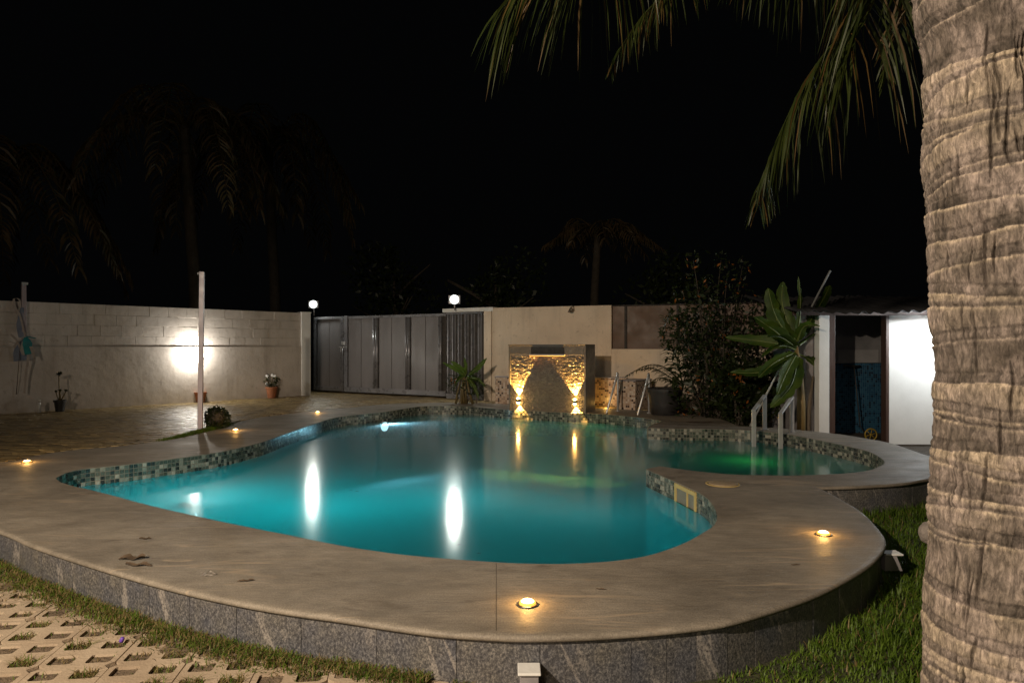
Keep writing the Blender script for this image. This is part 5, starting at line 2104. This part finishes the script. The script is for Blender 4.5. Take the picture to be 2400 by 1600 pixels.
# shower arm with hose in the doorway
t_ = thing("shower_arm", (sx(2000, 12.4), 12.5, 1.0), "dark shower arm with a hanging hose on the shed's blue tiled wall", "shower")
m = MB()
p = V(2002, 858, 12.6)
m.tube([p + Vector((0.16, 0.1, 0)), p, p + Vector((-0.22, -0.05, 0.02))], 0.02, 8)
m.build("arm", M_black, t_, True)
m = MB()
m.tube([p + Vector((0, 0, -0.02)), p + Vector((0.04, -0.02, -0.5)), p + Vector((0.1, -0.02, -1.1)), p + Vector((0.25, -0.05, -1.35))], 0.012, 6)
m.build("hose", M_black, t_, True)
# yellow wheel
wc = V(2041, 1018, 11.7)
t_ = thing("yellow_wheel", wc, "small yellow six-spoked wheel standing in the shed doorway behind the deck rim", "wheel")
m = MB()
ring = [wc + Vector((math.cos(a) * 0.10, 0, math.sin(a) * 0.10)) for a in np.linspace(0, 2 * math.pi, 33)]
m.tube(ring, 0.012, 8, caps=False)
m.build("rim", M_yellow, t_, True)
for k in range(6):
    a = k * math.pi / 3 + 0.3
    m = MB()
    m.tube([wc, wc + Vector((math.cos(a) * 0.095, 0, math.sin(a) * 0.095))], 0.007, 6)
    m.build("spoke", M_yellow, t_, True)
m = MB()
m.lathe([(0.02, -0.015), (0.022, 0.0), (0.02, 0.015)], wc, 14, M=Matrix.Rotation(R(90), 3, 'X'))
m.build("hub", M_yellow, t_, True)
m = MB()
m.tube([wc - Vector((0, 0, 0.10)) + Vector((0, 0.01, 0)), Vector((wc.x, wc.y + 0.01, GZ))], 0.012, 6)
m.build("stand", M_black, t_, True)

# ------------------------------------------------------------------ debris
def dead_leaf(px, py, L, W_, ang, label, curl=0.012):
    c = P(px, py)
    m = MB()
    n = 8
    d_ = Vector((math.cos(ang), math.sin(ang), 0))
    s_ = Vector((-math.sin(ang), math.cos(ang), 0))
    vs = []
    for i in range(n + 1):
        t = i / n
        wv = W_ * math.sin(math.pi * min(1, t * 0.96 + 0.02)) ** 0.8 * rnd.uniform(0.8, 1.1)
        z = 0.003 + curl * abs(math.sin(t * 5 + px)) * rnd.uniform(0.6, 1.2)
        p = c + d_ * (t - 0.5) * L
        vs += [p + s_ * wv + Vector((0, 0, z * 1.4)), p + Vector((0, 0, z * 0.4 + 0.002)), p - s_ * wv + Vector((0, 0, z))]
    fs = []
    for i in range(n):
        a = i * 3
        fs += [(a, a + 3, a + 4, a + 1), (a + 1, a + 4, a + 5, a + 2)]
    m.add(vs, fs)
    o = m.build("dead_leaf", M_leafdry, None, True)
    tag(o, label, "dead leaf", "dead leaves lying on the deck")
dead_leaf(340, 1263, 0.085, 0.013, 0.0, "small slim dry leaf on the deck between the curled leaf pair and the water", 0.008)
dead_leaf(308, 1311, 0.16, 0.03, 0.15, "largest dry brown leaf on the deck, farther one of the curled pair", 0.022)
dead_leaf(325, 1326, 0.17, 0.022, -0.1, "long dry brown leaf on the deck, nearer one of the curled pair", 0.014)
dead_leaf(575, 1362, 0.09, 0.011, 0.3, "thin dry brown leaf on the deck right of the crumpled wrapper", 0.008)
dead_leaf(1409, 1381, 0.055, 0.006, -0.1, "tiny dry leaf on the front deck right of the brightest deck lamp", 0.004)
dead_leaf(1865, 1324, 0.06, 0.006, 0.1, "tiny dry leaf on the deck below the right-hand rim's lamp", 0.004)
dead_leaf(1640, 990, 0.5, 0.03, 0.0, "pale dry leaf scrap on the far deck beside the grab rails", 0.01)
c = P(487, 1347)
m = MB()
vs = []
for k in range(46):
    a_, b_ = rnd.uniform(0, 6.28), rnd.uniform(0, 1.5)
    rr = 0.05 * rnd.uniform(0.4, 1)
    vs.append(c + Vector((math.cos(a_) * rr * 1.1, math.sin(a_) * rr * 0.8, 0.004 + 0.03 * math.cos(b_) * rnd.random() * (1.2 - rr / 0.05))))
fs = []
for k in range(70):
    i = rnd.randrange(46)
    near_ = sorted(range(46), key=lambda j: (vs[j] - vs[i]).length)[1:6]
    a, b = rnd.sample(near_, 2)
    fs.append((i, a, b))
m.add(vs, fs)
tag(m.build("crumpled_wrapper", M_paper), "small crumpled grey wrapper lying on the deck near its front rim", "litter")
c = P(283.5, 1503, GZ + 0.045)
m = MB()
m.lathe([(0.010, 0.0), (0.012, 0.006), (0.010, 0.024), (0.007, 0.027)], c, 14, M=Matrix.Rotation(R(25), 3, 'Y'))
tag(m.build("bottle_cap", M_purple, None, True), "tiny purple cap lying in the grass by the grid stones", "cap")

# floating specks on the water
for (px, py, s, lab) in ((1068, 1139, 0.03, "tiny dark leaf scrap floating at the top of the right-hand white lamp streak"), (822, 1149, 0.025, "tiny leaf scrap floating right of the left lamp streak, left one of a close pair"),
                         (836, 1151, 0.03, "tiny leaf scrap floating right of the left lamp streak, right one of a close pair"), (1075, 1276, 0.02, "tiny leaf scrap floating near the front coping below the right-hand lamp streak"),
                         (1122, 1296, 0.018, "tiny leaf scrap floating closest to the front coping near the deck seam")):
    c = P(px, py, -0.187)
    m = MB()
    m.add([c + Vector((-s, 0, 0)), c + Vector((-s * .3, -s * .3, 0.002)), c + Vector((s * .8, -s * .1, 0.001)), c + Vector((s * .9, s * .25, 0)), c + Vector((0, s * .4, 0.002))], [(0, 1, 2, 3, 4)])
    tag(m.build("floating_bit", M_leafdry), lab, "leaf scrap", "leaf scraps floating on the pool")

# ------------------------------------------------------------------ the near palm
PC = Vector((1.205, 1.60, 0))
RT = 0.20
hero_p = thing("coconut_palm", Vector((PC.x, PC.y, GZ)), "big coconut palm in the right foreground, its ringed grey-brown trunk cut by the frame", "palm tree")
def hero_trunk():
    zs = np.arange(GZ - 0.05, 2.35, 0.0031)
    th_mid = math.atan2(-PC.y, -PC.x)          # towards the camera
    a1 = np.linspace(-1.75, 1.75, 720) + th_mid
    a2 = np.linspace(1.75, 2 * np.pi - 1.75, 60)[1:-1] + th_mid
    th = np.concatenate([a1, a2])
    T, Z = np.meshgrid(th, zs)
    S_ = (T - th_mid) * RT                     # arc length
    # silhouette drift measured off the left edge
    ys = np.array([0, 60, 120, 205, 250, 335, 400, 455, 530, 575, 690, 740, 800, 865, 935, 990, 1060, 1130, 1200, 1300, 1345, 1430, 1600, 1900])
    xs = np.array([2125, 2132, 2147, 2143, 2151, 2143, 2148, 2152, 2154, 2160, 2163, 2166, 2172, 2174, 2172, 2174, 2167, 2166, 2162, 2164, 2155, 2151, 2147, 2130])
    D = PC.length
    zz = CH - (ys - HY) / F * (D * 0.82)
    edge_off = (xs - 2158) / F * D * 0.78
    drift = np.interp(Z, zz[::-1], edge_off[::-1])
    # leaf-scar rings
    rr = np.random.RandomState(21)
    ringz = [GZ - 0.3]
    while ringz[-1] < 2.9:
        ringz.append(ringz[-1] + rr.choice([0.025, 0.04, 0.055, 0.075, 0.11]) * rr.uniform(0.85, 1.15))
    h = np.zeros_like(Z)
    tone = np.zeros_like(Z)
    rnum = np.zeros_like(Z)
    frac = np.zeros_like(Z)
    prev = None
    lo = np.full_like(Z, -10.0)
    hi = np.full_like(Z, 10.0)
    for i, z0 in enumerate(ringz):
        tilt = rr.uniform(-0.035, 0.05)
        ph = rr.uniform(0, 6.28)
        zc = z0 + tilt * np.sin((T - th_mid) * 0.9 + ph * 0.3) + 0.012 * (fbm(S_ * 7 + i * 3.3, np.full_like(Z, i * 1.7), 40 + i, 3) - 0.5) * 2
        below = Z >= zc
        upd = below & (zc > lo)
        lo = np.where(upd, zc, lo)
        rnum = np.where(upd, i, rnum)
        ab = (~below) & (zc < hi)
        hi = np.where(ab, zc, hi)
    frac = np.clip((Z - lo) / np.maximum(hi - lo, 0.01), 0, 1)
    gap = hi - lo
    # each segment swells towards its top edge and breaks off in a ledge
    sm = lambda x: np.clip(x, 0, 1) ** 2 * (3 - 2 * np.clip(x, 0, 1))
    mask = 0.25 + 1.1 * fbm(S_ * 6 + 3, Z * 9, 77, 3)
    ledge = 0.0028 * mask * (frac ** 2.2) * sm((hi - Z) / 0.006) - 0.002
    groove = -0.004 * mask * np.exp(-((Z - lo) / 0.0035) ** 2) - 0.003 * np.exp(-((Z - lo - 0.022) / 0.004) ** 2)
    segrand = np.array([rr.uniform(-1, 1) for _ in ringz])[rnum.astype(int)]
    h += ledge + groove + 0.0018 * segrand * sm(np.minimum(Z - lo, hi - Z) / 0.012)
    # fibre relief
    fib = fbm(S_ * 150, Z * 38 + S_ * 10, 3, 3, 0.6)
    fib2 = fbm(S_ * 60 + Z * 9, Z * 26, 8, 4, 0.6)
    h += (fib - 0.5) * 0.0050 + (fib2 - 0.5) * 0.009
    h += (fbm(S_ * 9, Z * 5, 31, 3) - 0.5) * 0.020 + (fbm(S_ * 25, Z * 17, 61, 3) - 0.5) * 0.006
    # vertical cracks
    crack = np.zeros_like(Z)
    for k in range(210):
        s0 = rr.uniform(-0.30, 0.30)
        zc = rr.uniform(GZ, 2.3)
        L = rr.uniform(0.03, 0.10)
        wd_ = rr.uniform(0.0011, 0.0026)
        path = s0 + 0.010 * (vnoise(Z * 18, np.full_like(Z, k * 1.0), k) - 0.5) + rr.uniform(-0.1, 0.1) * (Z - zc)
        amp = np.clip(1 - ((Z - zc) / L) ** 2, 0, 1) ** 0.5
        crack = np.maximum(crack, np.exp(-((S_ - path) / (wd_ * (0.4 + amp))) ** 2) * amp)
    h -= crack * 0.009
    Rr = RT + h - 0.0 * drift
    flare = 0.035 * np.clip((0.35 - Z) / 0.7, 0, 1) ** 1.5
    Rr = Rr + flare
    X = PC.x + drift + Rr * np.cos(T)
    Y = PC.y + Rr * np.sin(T)
    nz, na = Z.shape
    vs = np.stack([X, Y, Z], -1).reshape(-1, 3)
    i = np.arange(nz - 1)[:, None] * na
    j = np.arange(na)[None, :]
    j2 = (j + 1) % na
    q = np.stack([i + j, i + j2, i + na + j2, i + na + j], -1).reshape(-1, 4)
    me = bpy.data.meshes.new("trunk")
    me.vertices.add(len(vs))
    me.vertices.foreach_set("co", vs.ravel())
    me.loops.add(q.size)
    me.loops.foreach_set("vertex_index", q.ravel().astype(np.int32))
    me.polygons.add(len(q))
    me.polygons.foreach_set("loop_start", np.arange(len(q)) * 4)
    me.polygons.foreach_set("loop_total", np.full(len(q), 4))
    me.polygons.foreach_set("use_smooth", np.ones(len(q), bool))
    ca = me.attributes.new("crack", 'FLOAT', 'POINT')
    ca.data.foreach_set("value", crack.ravel().astype(np.float32))
    cb = me.attributes.new("segment", 'FLOAT', 'POINT')
    edge_pale = np.exp(-((hi - Z) / 0.007) ** 2)
    scar = (Z - lo < np.minimum(0.03, gap * 0.4)).astype(float)
    cb.data.foreach_set("value", (0.5 + 0.30 * segrand + 0.55 * edge_pale * mask - 0.30 * scar * (0.3 + fbm(S_ * 8, Z * 6, 90, 3))).ravel().astype(np.float32))
    me.update()
    me.validate()
    return me
def mat_trunk():
    m, n, b = newmat("coconut_bark")
    at = N(n, "ShaderNodeAttribute", attribute_name="segment")
    ck = N(n, "ShaderNodeAttribute", attribute_name="crack")
    v = coords(n, (1, 1, 0.35))
    fib = noise(n, v, 85, 5, 0.75, 0.5)
    base = ramp(n, at.outputs['Fac'], [(0.12, (0.045, 0.037, 0.030)), (0.5, (0.112, 0.092, 0.076)), (0.9, (0.25, 0.205, 0.15))])
    fr = ramp(n, fib, [(0.34, 0.38), (0.5, 0.95), (0.66, 1.75)])
    c = mixc(n, 1.0, base, fr, 'MULTIPLY')
    pk = ramp(n, noise(n, coords(n), 11, 4, 0.6), [(0.42, 0.0), (0.62, 0.55)])
    c = mixc(n, pk, c, mixc(n, 1.0, (0.22, 0.18, 0.16), fr, 'MULTIPLY'))
    gy = ramp(n, noise(n, coords(n), 5, 4, 0.6), [(0.50, 0.0), (0.66, 0.7)])
    c = mixc(n, gy, c, mixc(n, 1.0, (0.065, 0.055, 0.045), fr, 'MULTIPLY'))
    rd_ = ramp(n, noise(n, coords(n), 8.5, 2, 0.4), [(0.765, 0.0), (0.79, 0.8)])
    c = mixc(n, rd_, c, (0.30, 0.035, 0.02))
    ckf = N(n, 'ShaderNodeMath', operation='MULTIPLY')
    ckf.inputs[1].default_value = 0.75
    n.links.new(ck.outputs['Fac'], ckf.inputs[0])
    c = mixc(n, ckf.outputs[0], c, (0.022, 0.016, 0.012))
    n.links.new(c, b.inputs['Base Color'])
    b.inputs['Roughness'].default_value = 0.85
    b.inputs['Specular IOR Level'].default_value = 0.25
    nn = bump(n, fib, 0.7, 0.006, b)
    bump(n, noise(n, coords(n), 300, 3, 0.7), 0.4, 0.002, b, nn)
    return m
M_trunk = mat_trunk()
me = hero_trunk()
me.materials.append(M_trunk)
o = bpy.data.objects.new("trunk", me)
COL.objects.link(o)
o.parent = hero_p
o.matrix_parent_inverse = Matrix.Translation(-hero_p.location)
m = MB()
pts = [Vector((PC.x - 0.04, PC.y, 2.34)), Vector((PC.x - 0.02, PC.y + 0.02, 3.2)), Vector((PC.x + 0.05, PC.y + 0.05, 4.0)), Vector((PC.x + 0.1, PC.y + 0.1, 4.7))]
pts = catmull(pts, 10)
m.tube(pts, [0.195 - 0.05 * i / len(pts) + (0.006 if i % 2 else 0) for i in range(len(pts))], 24)
m.build("upper_trunk", M_bark, hero_p, True)
# knob on the trunk's side
m = MB()
kp = V(2186, 1248, 1.80)
m.lathe([(0.012, -0.032), (0.028, -0.022), (0.034, -0.004), (0.032, 0.010), (0.022, 0.024), (0.008, 0.030)], kp, 20)
m.build("knob", simple("knob_grey", (0.07, 0.06, 0.052), (0.15, 0.13, 0.115), 40, 0.9, bmp=0.8, bscale=60), hero_p, True)
TOP = Vector((PC.x + 0.1, PC.y + 0.1, 4.65))
hanging_frond([TOP, (1.9, 2.9, 4.35), V(2048, 0, 4.0), V(1960, 92, 4.15), V(1887, 191, 4.3), V(1853, 260, 4.35), V(1812, 350, 4.4), V(1790, 430, 4.45), V(1778, 480, 4.5)], 0.85, 150, 0.0065, hero_p, 0.3)
hanging_frond([TOP, (0.95, 2.7, 4.7), (0.72, 3.4, 4.2), V(1400, -130, 3.95), V(1270, -70, 4.0), V(1184, 8, 4.02)], 0.80, 130, 0.0062, hero_p, 0.3, sp=1.0, tf=0.5, tl=0.25, te=0.1)
hanging_frond([TOP, (1.25, 3.6, 5.1), V(1600, -120, 5.6), V(1539, 0, 5.8), V(1500, 45, 5.85), V(1446, 128, 5.95), V(1430, 170, 6.0)], 0.62, 110, 0.007, hero_p, 0.4)
hanging_frond([TOP, (1.9, 3.0, 5.1), V(2100, -200, 4.7), V(1900, -120, 5.2), V(1760, -95, 5.5), V(1620, -80, 5.8)], 0.95, 130, 0.0075, hero_p, 0.3)
hanging_frond([TOP, (1.9, 2.6, 4.6), V(2150, -60, 4.2), V(2120, 30, 4.5), V(2090, 120, 4.7), V(2075, 190, 4.8)], 0.55, 70, 0.008, hero_p, 0.45)
for k, (a, el) in enumerate(((200, .5), (250, .3), (300, .6), (340, .2), (20, .5), (160, .7), (100, 1.2), (60, 0.9))):
    h_ = Vector((math.cos(R(a)), math.sin(R(a)), 0))
    L = 3.6
    frond("frond", [TOP, TOP + h_ * L * .35 + Vector((0, 0, L * .25 * el + .3)), TOP + h_ * L * .7 + Vector((0, 0, L * .15 * el - .1)), TOP + h_ * L * .95 + Vector((0, 0, -L * .25 + L * .2 * el))], 0.75, 40, 0.012, hero_p, M_frond, 0.9, 0.018, 0.3, 0.15)
m = MB()
for k in range(7):
    a = k * 0.9
    cc = TOP + Vector((math.cos(a) * 0.26, math.sin(a) * 0.26, -0.28 - 0.06 * (k % 3)))
    m.lathe([(0.02, -0.13), (0.09, -0.08), (0.115, 0.0), (0.09, 0.09), (0.02, 0.13)], cc, 14)
m.build("coconut_bunch", M_grassA, hero_p, True)
